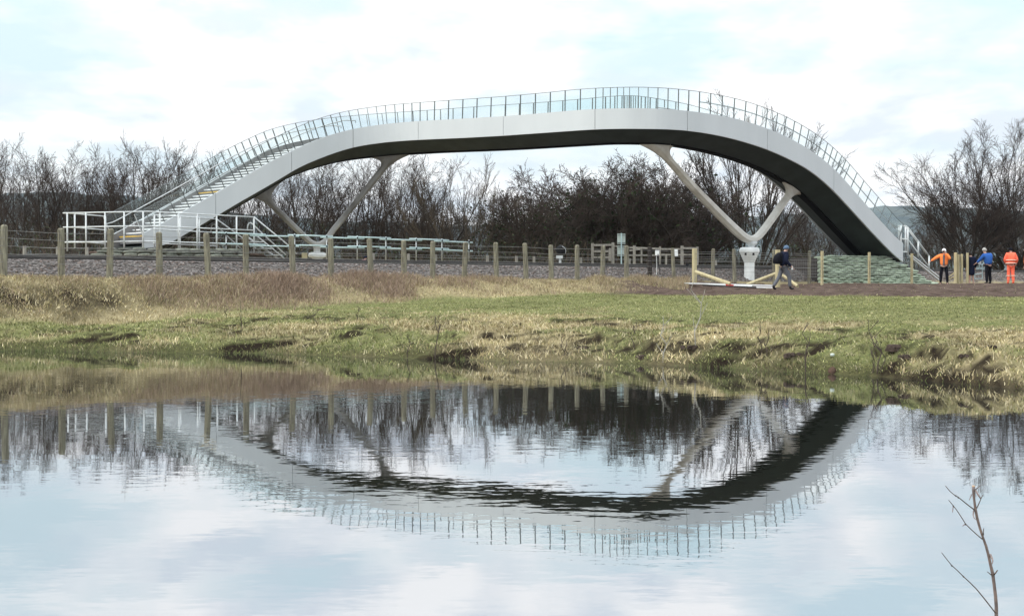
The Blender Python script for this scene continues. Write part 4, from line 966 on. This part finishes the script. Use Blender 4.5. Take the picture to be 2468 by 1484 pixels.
# ================================================================== BARE TREES
class Tubes:
    def __init__(s): s.v = []; s.f = []; s.n = 0
    def add(s, pts, rad, n=3):
        m = len(pts); t = np.gradient(pts, axis=0); t /= (np.linalg.norm(t, axis=1, keepdims=True) + 1e-9)
        ref = np.array([.31, .95, .05]) if abs(t[0][1]) < .8 else np.array([1.0, 0, 0])
        a = np.cross(t, ref); a /= (np.linalg.norm(a, axis=1, keepdims=True) + 1e-9); b = np.cross(t, a)
        an = np.arange(n) * 2 * math.pi / n
        ring = pts[:, None] + rad[:, None, None] * (np.cos(an)[None, :, None] * a[:, None] + np.sin(an)[None, :, None] * b[:, None])
        s.v.append(ring.reshape(-1, 3)); i = np.arange(m - 1)[:, None] * n + np.arange(n)[None]; i2 = np.arange(m - 1)[:, None] * n + (np.arange(n)[None] + 1) % n
        s.f.append(np.stack([i, i2, i2 + n, i + n], -1).reshape(-1, 4) + s.n); s.n += m * n
    def mesh(s, name, mat):
        o = np_mesh(name, np.concatenate(s.v), quads=np.concatenate(s.f), mat=mat, smooth=True); return o
def unit(v): return v / (np.linalg.norm(v) + 1e-9)
def tree_proto(seed, H=10, stems=4, spread=.35, base_r=.16, kids=(9, 7, 6), ang=(.5, .6, .7), trop=(.12, .10, .06), wig=(.10, .14, .2), clen=(.42, .45, .5), trunk_h=.0, mat='twig', minr=.0105, ivy=0, low=.15, flat=1.0, fall=.3, plane=False):
    r = np.random.default_rng(seed); T = Tubes(); C = Tubes(); ends = []
    def branch(p, d, ln, rad, lev):
        k = (9, 7, 5, 4)[min(lev, 3)]; pts = [p]; step = ln / (k - 1)
        for i in range(k - 1):
            d = unit(d + r.normal(0, wig[min(lev, 2)], 3) + np.array([0, 0, trop[min(lev, 2)]])); p = p + d * step; pts.append(p)
        pts = np.array(pts); rr = np.maximum(rad * np.linspace(1, .28, k) ** 1.1, minr * .75)
        (T if lev == 0 else C).add(pts, rr, 6 if lev == 0 else (4 if lev == 1 else 3))
        if lev >= 3: return
        nk = kids[lev]
        for c in range(nk):
            u = low + (1 - low) * (c + r.random()) / nk if lev == 0 else .12 + .85 * (c + r.random()) / nk
            i = min(int(u * (k - 1)), k - 2); f = u * (k - 1) - i; q = pts[i] * (1 - f) + pts[i + 1] * f
            td = unit(pts[i + 1] - pts[i]); ax = unit(np.cross(td, r.normal(0, 1, 3))); a = ang[lev] * r.uniform(.6, 1.25)
            nd = unit(td * math.cos(a) + ax * math.sin(a) + np.array([0, 0, .12]))
            cl = ln * clen[lev] * (1.15 - .55 * u) * r.uniform(.7, 1.25)
            branch(q, nd, cl, max(rr[i] * .55, minr), lev + 1)
    start = np.array([0, 0, -.2])
    if trunk_h > 0:
        T.add(np.array([[0, 0, -.3], [0, .02, trunk_h * .5], [0, 0, trunk_h]]), np.array([base_r * 1.5, base_r * 1.2, base_r * 1.1]), 8); start = np.array([0, 0, trunk_h * .92])
    for s_ in range(stems):
        a = 2 * math.pi * (s_ + r.random() * .6) / stems; sp = spread * math.sqrt(r.uniform(.05, 1.0)) if stems > 1 else 0
        d = unit(np.array([math.cos(a) * math.sin(sp), math.sin(a) * math.sin(sp) * flat, math.cos(sp)]))
        ln = (H - start[2]) * r.uniform(.78, 1.0) * (1 - fall * sp)
        if plane:
            th_ = -spread + 2 * spread * (s_ + .5) / stems + r.normal(0, .05); d = unit(np.array([math.sin(th_), r.normal(0, .30), math.cos(th_)]))
            ln = (H - start[2]) * r.uniform(.86, 1.0) * (1 - fall * abs(th_) / spread); a = 0 if th_ > 0 else math.pi
        branch(start + np.array([math.cos(a), math.sin(a), 0]) * (.12 * min(stems, 4) if trunk_h == 0 else .02), d, ln, base_r * r.uniform(.6, 1), 0)
    root = bpy.data.objects.new('bare_tree', None); COL.objects.link(root)
    t_ = T.mesh('trunk', M['bark']); t_.parent = root; c_ = C.mesh('crown', M[mat]); c_.parent = root
    if ivy:
        n = ivy; P_ = np.concatenate(C.v); cen = P_[r.integers(0, len(P_), 60)]; cen = cen[cen[:, 2] < H * .62]
        pts = cen[r.integers(0, len(cen), n)] + r.normal(0, .36, (n, 3)); s0 = r.uniform(.05, .10, n)[:, None]
        u = r.normal(0, 1, (n, 3)); u /= np.linalg.norm(u, axis=1, keepdims=True); v = np.cross(u, r.normal(0, 1, (n, 3))); v /= np.linalg.norm(v, axis=1, keepdims=True)
        vv = np.stack([pts - u * s0, pts + v * s0 * .6, pts + u * s0, pts - v * s0 * .6], 1).reshape(-1, 3)
        l_ = np_mesh('ivy', vv, quads=np.arange(n * 4).reshape(-1, 4), mat=M['ivy']); l_.parent = root
    zmax = max(float(np.percentile(np.concatenate(C.v)[:, 2], 98.3)), 1)
    return root, zmax
PR = {
 'up1': tree_proto(1, 10, 8, .46, .10, (9, 7, 5), (.58, .65, .75), (.03, .04, .02), (.06, .12, .18), (.44, .46, .5), low=.12),
 'up2': tree_proto(2, 10, 10, .60, .09, (9, 7, 4), (.58, .65, .75), (.03, .04, .02), (.07, .12, .18), (.42, .46, .5), low=.12),
 'up3': tree_proto(3, 10, 7, .42, .11, (10, 8, 4), (.66, .65, .75), (.03, .04, .02), (.06, .13, .2), (.46, .46, .5), low=.12),
 'wil': tree_proto(4, 10, 18, .85, .07, (9, 6, 4), (.22, .3, .4), (-.005, .01, .02), (.045, .07, .1), (.34, .42, .5), mat='twigtan', low=.3, plane=True),
 'bush1': tree_proto(5, 6, 11, .75, .09, (9, 8, 6), (.6, .7, .8), (.06, .06, .02), (.16, .2, .25), (.40, .5, .5), low=.08, ivy=1100, minr=.0095),
 'bush2': tree_proto(6, 6, 12, .85, .09, (9, 8, 6), (.65, .7, .8), (.06, .06, .02), (.18, .2, .25), (.42, .5, .5), low=.08, ivy=500, minr=.0095),
 'fan': tree_proto(7, 11, 21, .52, .085, (10, 7, 4), (.26, .36, .45), (.0, .01, .01), (.03, .05, .09), (.30, .42, .5), low=.2, fall=.22, plane=True),
 'big': tree_proto(8, 10, 14, 1.0, .10, (13, 9, 5), (.55, .6, .7), (.035, .03, .02), (.12, .15, .2), (.40, .5, .5), trunk_h=.6, low=.15, fall=.25, plane=True),
}
used = set()
def put_tree(kind, name, x, ytop, Y, label, cat='tree', group='bare trees behind the railway', wscale=1.0, rz=None):
    root, zm = PR[kind]; o = root
    if kind in used: o = copy_tree(root)
    used.add(kind); o.name = name
    p = P(x, 600, Y); z0 = min(hz(p[0], p[1]), 3.0) if Y < 130 else 2.0; ztop = P(x, ytop, Y)[2]; s_ = (ztop - z0) / zm
    o.location = (p[0], p[1], z0); o.rotation_euler = (0, 0, (x * 1.37) % 6.283 if kind not in ('fan', 'big', 'wil') else (.15 if x < 2400 else 3.0)); o.scale = (s_ * wscale, s_ * wscale, s_)
    tag(o, label, cat, group)
TR = [
 ('up3', -45, 338, 82, 'tall bare tree cut off by the left edge', 1),
 ('up1', 55, 372, 88, 'slender bare tree between the two leftmost fence posts'),
 ('up2', 125, 378, 86, 'bare tree rising behind the left end of the white railing'),
 ('up1', 190, 368, 90, 'bare tree with a narrow crown left of the dip in the tree line'),
 ('up2', 262, 382, 88, 'bare tree behind the foot of the left stair'),
 ('up3', 340, 358, 86, 'taller bare tree behind the lower left stair glass'),
 ('up2', 395, 356, 87, 'bushy bare tree behind the middle of the left stair'),
 ('up1', 460, 378, 92, 'bare tree seen through the glass of the upper left stair'),
 ('up2', 545, 430, 95, 'bare tree mostly behind the left fascia of the bridge'),
 ('up3', 610, 440, 92, 'bare tree under the left end of the bridge, left of the V leg'),
 ('up1', 680, 398, 92, 'bare tree inside the left V leg near its left arm'),
 ('up2', 745, 385, 90, 'bare tree inside the left V leg directly above its pier'),
 ('up3', 815, 378, 90, 'bare tree inside the left V leg near its right arm'),
 ('up2', 880, 382, 92, 'bare tree crossed by the right arm of the left V leg'),
 ('up1', 955, 380, 90, 'bare tree just right of the left V leg'),
 ('up2', 1030, 384, 88, 'dark bare tree with a dense knot of twigs right of the left V leg'),
 ('wil', 1110, 412, 86, 'wide bare willow of tan wands left of the gap in the trees', 1.0),
 ('wil', 1175, 465, 92, 'lower leaning willow at the edge of the gap in the trees', 1.0),
 ('bush1', 1290, 468, 86, 'low dark thorn bush at the right edge of the gap', 1.2),
 ('bush2', 1345, 428, 88, 'dark thorn bush above the black hooded signal', 1.15),
 ('bush1', 1415, 402, 90, 'tall dark thorn bush left of the blank sign', 1.1),
 ('bush2', 1480, 412, 88, 'dense dark bush directly behind the blank sign', 1.15),
 ('bush1', 1545, 398, 92, 'ivy covered dark bush right of the blank sign', 1.1),
 ('bush2', 1610, 400, 90, 'dark bush behind the upper left arm of the right V leg', 1.1),
 ('bush1', 1655, 450, 92, 'dark bush crossed by the left arm of the right V leg', 1.1),
 ('fan', 1808, 276, 94, 'big fan shaped bare tree framed by the right V leg', 1.1),
 ('up1', 1905, 470, 112, 'slim bare tree right of the right V leg'),
 ('up2', 1955, 485, 110, 'small bare tree under the right flank of the bridge'),
 ('up1', 2010, 520, 116, 'small bare tree touching the underside of the right stair'),
 ('big', 2335, 345, 104, 'large spreading bare tree behind the orange jacketed photographer', .95),
 ('big', 2460, 322, 106, 'large spreading bare tree cut off by the right edge', 1.0),
 ('up2', 2265, 520, 118, 'low bare tree in the haze left of the large spreading tree'),
]
for e in TR: put_tree(e[0], 'thorn_bush' if 'bush' in e[0] else ('bare_willow' if e[0] == 'wil' else 'bare_tree'), e[1], e[2], e[3], e[4], 'bush' if 'bush' in e[0] else 'tree', wscale=(e[5] if len(e) > 5 else 1.0))
# second, lower row filling behind
bk = [(20, 465), (160, 475), (300, 480), (430, 480), (645, 520), (760, 530), (880, 525), (990, 500), (1060, 510), (1140, 525),
      (1215, 520), (1330, 470), (1440, 460), (1520, 455), (1590, 460), (1650, 470), (1925, 525), (2215, 545), (2300, 520), (2440, 500)]
for i, (x, yt) in enumerate(bk):
    put_tree(('up1', 'up2', 'up3', 'bush2')[i % 4], 'bare_tree', x, yt, 104 + (i * 7) % 9 + (10 if x > 1700 else 0), 'lower bare tree in the hazy second row behind the front trees', 'tree', 'second row of bare trees', 1.3)

# ------------------------------------------------------------------ undergrowth and grasses (nobody could count these)
def ribbons(n, base, h, lean, width, col, name, label, cat, seg=3, droop=.3, mat=None, curl=.12):
    k = seg + 1; u = np.linspace(0, 1, k)
    an = rng.uniform(0, 6.283, n); ld = np.stack([np.cos(an), np.sin(an), np.zeros(n)], -1) * lean[:, None]
    pts = base[:, None] + ld[:, None] * (u[None, :, None] ** 1.6) * h[:, None, None] + np.stack([np.zeros((n, k)), np.zeros((n, k)), h[:, None] * (u[None] - droop * lean[:, None] * u[None] ** 2.5)], -1)
    pts[:, 1:] += rng.normal(0, curl, (n, k - 1, 3)) * h[:, None, None] * .3 * u[None, 1:, None]
    wa = rng.uniform(-1.1, 1.1, n); wd = np.stack([np.cos(wa), np.sin(wa), np.zeros(n)], -1) * width[:, None] / 2
    tp = 1 - u * .85
    A = pts - wd[:, None] * tp[None, :, None]; B = pts + wd[:, None] * tp[None, :, None]
    V = np.stack([A, B], 2).reshape(n, k * 2, 3)
    q = np.array([[2 * i, 2 * i + 1, 2 * i + 3, 2 * i + 2] for i in range(seg)])
    Q_ = (q[None] + (np.arange(n) * 2 * k)[:, None, None]).reshape(-1, 4)
    o = np_mesh(name, V.reshape(-1, 3), quads=Q_, col=np.repeat(col, 2 * k, 0), mat=mat or GM)
    return tag(o, label, cat, kind='stuff')
GM = colmat('grass_blades', .8)
def pal(n, cols, var=.2, p=None):
    c = np.array(cols)[rng.choice(len(cols), n, p=p)]; return c * rng.uniform(1 - var, 1 + var, (n, 1))
def in_view(X, Y, m=.02): t_ = X / Y; return (t_ > -.3527 - m) & (t_ < .3527 + m)
def scatter(n, y0, y1, m=.03):
    Y = rng.uniform(y0, y1, n); X = rng.uniform(-.3527 - m, .3527 + m, n) * Y; return X, Y
# brambles beyond the tracks
n = 26000; Y = rng.uniform(66, 112, n); X = rng.uniform(-.40, .40, n) * Y; q = qf(X, Y); ok = (q > 14) & (q < 38) & (np.array([Y[i] > np.interp(X[i] / Y[i] * F + CXP, XT, PY) + 7 for i in range(n)])); X, Y, q = X[ok], Y[ok], q[ok]
z = hf(X, Y); n = len(X)
px_ = X / Y * F + CXP
hmax = np.interp(px_, [-200, 560, 640, 1100, 1250, 1300, 1650, 1750, 2100, 2600], [3.6, 3.4, 2.4, 2.3, 2.2, 3.4, 3.4, 2.6, 2.2, 3.5])
ribbons(n, np.stack([X, Y, z - .05], -1), hmax * rng.uniform(.35, 1, n), rng.uniform(.05, .8, n), rng.uniform(.018, .045, n), pal(n, [(.075, .062, .055), (.05, .042, .04), (.11, .085, .065), (.045, .05, .03)], .3), 'undergrowth', 'dark tangled bramble and scrub along the far side of the railway', 'undergrowth', 5, .5, curl=.35)
n = 30000; Y = rng.uniform(66, 112, n); X = rng.uniform(-.40, .40, n) * Y; q = qf(X, Y); ok = (q > 15) & (q < 36) & (Y > np.interp(X / Y * F + CXP, XT, PY) + 7); X, Y = X[ok], Y[ok]; n = len(X)
cl_ = fbm(X * .35, Y * .35, 2); z = hf(X, Y) + rng.uniform(0, 1, n) ** 1.5 * (2.0 + 2.5 * np.clip(cl_, 0, 1))
ribbons(n, np.stack([X, Y, z], -1), rng.uniform(.08, .2, n), rng.uniform(.5, 2, n), rng.uniform(.05, .13, n), pal(n, [(.03, .045, .022), (.045, .055, .03), (.06, .05, .035)], .3), 'scrub_leaves', 'dark green ivy and bramble leaves in the scrub beyond the railway', 'undergrowth', 1)
# short meadow grass
X, Y = scatter(380000, 21, 72); z, u, q = hbase(X, Y); ok = (u > .06) & (q < -.2); X, Y, u, q = X[ok], Y[ok], u[ok], q[ok]
keep = rng.random(len(X)) > np.maximum(mudmask(X, Y) * .97, .85 * soil(X, Y, u) * (1 - sstep(-4.2, -2.8, q))); X, Y, u, q = X[keep], Y[keep], u[keep], q[keep]
z = hf(X, Y); n = len(X); st_ = strawmask(X, Y, u, q); 
g = pal(n, [(.205, .215, .080), (.285, .275, .125), (.085, .098, .04), (.38, .345, .20)], .30, [.35, .3, .17, .18]); s_ = pal(n, [(.42, .35, .20), (.34, .27, .155), (.24, .21, .10), (.50, .43, .28)], .2)
iss = rng.random(n) < st_; col = np.where(iss[:, None], s_, g)
pt_ = fbm(X * .5 + 2, Y * .5, 3)[:, None]; col = col * np.clip(1 + .55 * pt_ + .9 * fbm(X * 1.8, Y * 4.5, 2)[:, None], .35, 1.7)
tl = np.clip(1.5 - u / 12, .6, 1.5) * np.clip(Y / 38, .5, 1)
ribbons(n, np.stack([X, Y, z - .01], -1), (rng.uniform(.03, .085, n) + .05 * iss) * tl, rng.uniform(.2, 1.3, n), rng.uniform(.008, .018, n) * (1 + Y / 60), col, 'meadow_grass', 'short green and straw coloured meadow grass between pond and fence', 'grass', 2)
# tall dry grass along the fence
n = 150000; l = rng.uniform(2, 62, n); q = rng.normal(-.8, .65, n); p = O2[None] + E2[None] * l[:, None] + N2[None] * q[:, None]; X, Y = p[:, 0], p[:, 1]
px_ = X / Y * F + CXP; cl_ = fbm(X * .55, Y * .55, 2) + .35 * fbm(X * 2, Y * 2, 2)
ok = (q < .3) & (q > -2.2) & (px_ < 1660) & (rng.random(n) < np.clip(.55 + 1.5 * cl_, .12, 1)); X, Y, px_, cl_, q = X[ok], Y[ok], px_[ok], cl_[ok], q[ok]; n = len(X)
hh = np.interp(px_, [0, 250, 480, 900, 1300, 1620], [.15, .11, .18, .28, .22, .20]) * (1 + 1.3 * np.clip(cl_, -.5, .6)) * rng.uniform(.45, 1.2, n) * np.interp(q, [-4, -2.6, -1.2, .5], [.35, .7, 1, 1])
ck = (np.interp(px_, [0, 350, 750, 1100, 1400], [.25, .3, .8, .65, .25]) + 1.2 * cl_ * .5 > rng.random(n)) * 1.0
col = np.where(ck[:, None] > .5, pal(n, [(.30, .22, .165), (.22, .16, .12), (.37, .28, .21)], .25), pal(n, [(.41, .33, .195), (.32, .255, .15), (.23, .21, .105), (.48, .41, .27)], .22))
ribbons(n, np.stack([X, Y, hf(X, Y) - .02], -1), hh, rng.uniform(.1, .9, n), rng.uniform(.010, .022, n), col, 'dry_grass', 'tall dry straw and russet grass along the foot of the old fence', 'grass', 3, .4)
# straw clumps and stems on the bank
X, Y = scatter(80000, 21, 46); z, u, q = hbase(X, Y); cl_ = fbm(X * .9 + 7, Y * .9, 2)
rt = np.interp(X / Y, [-.35, -.15, -.05, .35], [.1, .35, 1, 1]); ok = (u > .15) & (u < 8) & (q < -2) & (rng.random(len(X)) < np.clip(.25 + 1.6 * cl_, .02, 1) * rt * np.interp(u, [0, 1, 5, 8], [.6, 1, .6, .1])); X, Y = X[ok], Y[ok]; n = len(X)
ribbons(n, np.stack([X, Y, hf(X, Y) - .01], -1), rng.uniform(.05, .22, n) * Y / 36, rng.uniform(.3, 1.6, n), rng.uniform(.005, .012, n) * Y / 34, pal(n, [(.33, .28, .175), (.25, .205, .13), (.16, .13, .085), (.41, .36, .25)], .2), 'bank_straw', 'pale dead grass and broken stems on the pond bank', 'grass', 3, .5)
# reeds leaves at the very edge of the water
X = rng.uniform(-13, 9, 9000); Y = shore(X) + rng.uniform(-.25, .5, 9000); ok = rng.random(9000) < np.clip(.3 + 1.5 * fbm(X * .8, X * 0, 2), .05, 1); X, Y = X[ok], Y[ok]; n = len(X)
ribbons(n, np.stack([X, Y, np.maximum(hf(X, Y), 0) - .01], -1), rng.uniform(.04, .16, n), rng.uniform(.2, 1.3, n), rng.uniform(.008, .016, n), pal(n, [(.10, .12, .045), (.15, .155, .07), (.07, .06, .04)], .2), 'waterside_grass', 'low green grass fringing the edge of the pond', 'grass', 2)

# ------------------------------------------------------------------ single dead stems on the bank
stems = [(984, 863, 809, 'leaning dark stem standing on the bank left of the middle'), (1049, 862, 762, 'tall dark stem on the bank above the dark undercut'), (1357, 858, 806, 'paired short dark stems standing at the water edge'), (1530, 846, 776, 'thin dark stem below the end of the furrow'),
         (1598, 874, 766, 'tall thin stem at the water edge left of the pale sapling'), (1677, 836, 668, 'tallest pale leafless sapling on the bank below the planks'), (1833, 858, 790, 'thin bent stem left of the reddish lump'), (1848, 862, 792, 'dark forked stem left of the reddish lump'),
         (1942, 900, 780, 'long bending stem at the water just left of the reddish lump'), (2101, 905, 826, 'shorter of the two upright stems at the water on the right'), (2114, 903, 772, 'tall double stem standing at the water on the right'), (545, 765, 735, 'short dark forked stem on the upper left bank'),
         (580, 800, 728, 'bare forked weed on the left bank'), (764, 790, 745, 'thin dark stem left of the small earth heap'), (862, 770, 738, 'short stem at the left end of the furrow')]
for x, yb, yt, lab in stems:
    g = ground_hit(x, yb); hgt = (yb - yt) * g[1] / F; mb = MB(); r_ = np.random.default_rng(int(x)); pts = []
    for k in range(6): pts.append(g + np.array([r_.normal(0, .02) * k, r_.normal(0, .02) * k, hgt * k / 5 - (.08 if k == 0 else 0)]))
    mb.tube(pts, list(np.linspace(.011, .005, 6) * (1.2 if hgt > .8 else 1)), 5)
    for k in range(5):
        i = r_.integers(1, 5); a = pts[i]; d = np.array([r_.normal(0, .5), r_.normal(0, .5), 1]); mb.tube([a, a + d * hgt * .12, a + d * hgt * .2 + np.array([0, 0, .02])], [.006, .005, .004], 4)
    if 'paired' in lab or 'double' in lab: mb.tube([p + np.array([.05 + .015 * i, .02, -hgt * .1]) for i, p in enumerate(pts)], list(np.linspace(.010, .005, 6)), 5)
    pale = 'pale' in lab
    tag(mb.build('sapling' if pale else 'dead_stem', M['greywood'] if pale else M['twig'], loc=g), lab, 'sapling' if pale else 'stem', 'dead stems on the bank')
# earth heaps
EM = pbr('earth_heap', (.075, .055, .045), (.035, .027, .022), .95, 9, bump=.04)
for x, y, w_, lab in ((773, 747, .42, 'small dark earth heap on the green field left of the furrow'), (1412, 838, .32, 'dark earth heap on the bank below the furrow end'), (1553, 857, .30, 'dark earth heap near the water beside the tall thin stem'), (2164, 836, .36, 'wide low earth heap on the right part of the field edge'),
                       (2326, 857, .26, 'rounded earth heap on the right bank'), (2180, 862, .24, 'brown earth heap just above the large tussock on the right'), (1667, 838, .26, 'small earth heap at the foot of the pale sapling'), (1912, 855, .3, 'dark earth heap behind the pale scrap on the bank'), (2385, 836, .2, 'smallest earth heap near the right edge')):
    g = ground_hit(x, y); mb = MB(); r_ = np.random.default_rng(int(x * 3))
    for c_ in range(9):
        rr = []; ox, oy = r_.normal(0, w_ * .26), r_.normal(0, w_ * .16); k_ = w_ * r_.uniform(.12, .26)
        for z, s_ in ((-1.2, 1.1), (-.3, 1), (.1, .7), (.32, .25)): rr.append([g + np.array([ox + math.cos(q_) * k_ * s_ * r_.uniform(.75, 1.2), oy + math.sin(q_) * k_ * s_ * r_.uniform(.75, 1.2), z * k_]) for q_ in np.arange(9) * 2 * math.pi / 9])
        mb.loft(rr)
    rr = None
    tag(mb.build('earth_heap', EM, loc=g, smooth=False), lab, 'earth heap', 'earth heaps on the grass')
g = ground_hit(2006, 862); mb = MB(); mb.loft([[g + np.array([math.cos(a) * .042 * s_, math.sin(a) * .03 * s_, z]) for a in np.arange(10) * math.pi / 5] for z, s_ in ((.03, .7), (.05, 1), (.07, .9), (.08, .3))]); tag(mb.build('plastic_scrap', M['signback'], loc=g), 'pale grey scrap of plastic lying on the right bank', 'litter')
g = ground_hit(2007, 897); mb = MB(); mb.loft([[g + np.array([math.cos(a) * .075 * s_ * (1 + .35 * math.sin(3 * a)), math.sin(a) * .07 * s_, z]) for a in np.arange(10) * math.pi / 5] for z, s_ in ((-.05, .8), (.02, 1), (.07, .7), (.10, .25))]); tag(mb.build('clay_lump', pbr('red_clay', (.09, .055, .04), (.06, .04, .03), .8, 8), loc=g), 'reddish brown lump of clay at the water edge', 'clay lump')

# ------------------------------------------------------------------ twig in the foreground
tw = thing('foreground_sapling', 'cut brown sapling with side twigs standing in front of the water at the lower right', 'sapling', (P(2401, 1484, 3.0)[0], 3.0, .1))
def d4(x, y, Y=3.0): return P(2210.9 + .26367 * x, 1092.6 + .26367 * y, Y)
TB = pbr('sapling_bark', (.20, .145, .125), (.11, .085, .08), .6, 60, bump=.0006, lo=.4, hi=.6); CUT = pbr('cut_wood', (.62, .42, .25), (.5, .32, .2), .7, 50)
main = [(513, 300, 3), (513, 345, 3), (521, 430, 3), (531, 505, 3), (545, 580, 3), (572, 680, 3), (600, 765, 3), (627, 840, 3), (650, 925, 3), (668, 1010, 3), (690, 1100, 3), (703, 1200, 3), (715, 1300, 3), (722, 1400, 3), (722, 1490, 3)]
pts = [d4(*p[:2]) for p in main]; pts.append(np.array([pts[-1][0], 3.0, .05])); px1 = .26367 * 3 / F
rad = [r_ * px1 for r_ in (13, 13, 11, 13, 13, 11.5, 11, 12.5, 13, 13.5, 16, 15, 15.5, 16, 17, 19)]
mb = MB(); mb.tube(pts, rad, 12); mb.build('stem', TB, tw, smooth=True)
mb = MB(); mb.tube([d4(513, 300), d4(514, 291)], [13.5 * px1, 13 * px1], 12); mb.build('cut_end', CUT, tw)
for br, r0, r1 in ((((515, 508), (465, 470), (415, 430), (375, 397), (345, 382), (300, 345), (258, 295)), 6, 3), (((590, 778), (540, 735), (490, 690), (440, 640), (400, 575), (360, 515), (325, 470), (287, 425)), 5, 3), (((712, 1452), (680, 1410), (610, 1320), (540, 1235), (480, 1175), (420, 1120), (370, 1070), (315, 1020), (270, 965), (222, 903)), 6, 3),
                (((545, 495), (570, 440), (585, 405), (598, 378)), 5, 3), (((528, 330), (550, 365), (578, 408)), 10, 7), (((535, 325), (560, 305), (580, 285)), 5, 2), (((495, 375), (485, 400), (475, 422)), 6, 3), (((515, 520), (510, 560), (518, 585), (535, 600)), 7, 3),
                (((605, 740), (603, 710), (607, 682)), 6, 3), (((668, 925), (680, 950), (690, 975), (685, 1005)), 12, 4), (((702, 1105), (718, 1085), (732, 1065)), 7, 5), (((672, 1105), (655, 1090), (640, 1078)), 5, 3), (((330, 480), (325, 505), (322, 535)), 6, 3), (((445, 645), (430, 648), (415, 660)), 6, 3)):
    k = len(br); mb = MB(); mb.tube([d4(x, y, 3 - .02 * i) for i, (x, y) in enumerate(br)], list(np.linspace(r0, r1, k) * px1), 8); mb.build('twig', TB, tw, smooth=True)
for x, y in ((352, 385), (375, 400), (440, 645), (315, 1022), (330, 480), (422, 1122)):
    mb = MB(); c = d4(x, y, 2.97); mb.loft([[c + np.array([math.cos(a) * s_, math.sin(a) * s_, z]) * px1 * 9 for a in np.arange(8) * math.pi / 4] for z, s_ in ((-1, .3), (-.5, .9), (.4, .8), (1, .3))]); mb.build('bud', M['bark'], tw, smooth=True)

# ------------------------------------------------------------------ haze
hb = MB(); hb.box((0, 1550, 118), (5400, 3900, 242)); m = bpy.data.materials.new('haze_air'); t = nt(m)
pv = N(t, 'ShaderNodeVolumePrincipled'); pv.inputs['Density'].default_value = 0.00005; pv.inputs['Color'].default_value = (.80, .90, 1.0, 1); pv.inputs['Anisotropy'].default_value = 0
o_ = N(t, 'ShaderNodeOutputMaterial'); L(t, pv.outputs[0], o_.inputs['Volume'])
HAZE = True
if HAZE: tag(hb.build('haze', m), 'thin pale blue air in front of the far hills', 'haze', kind='stuff')
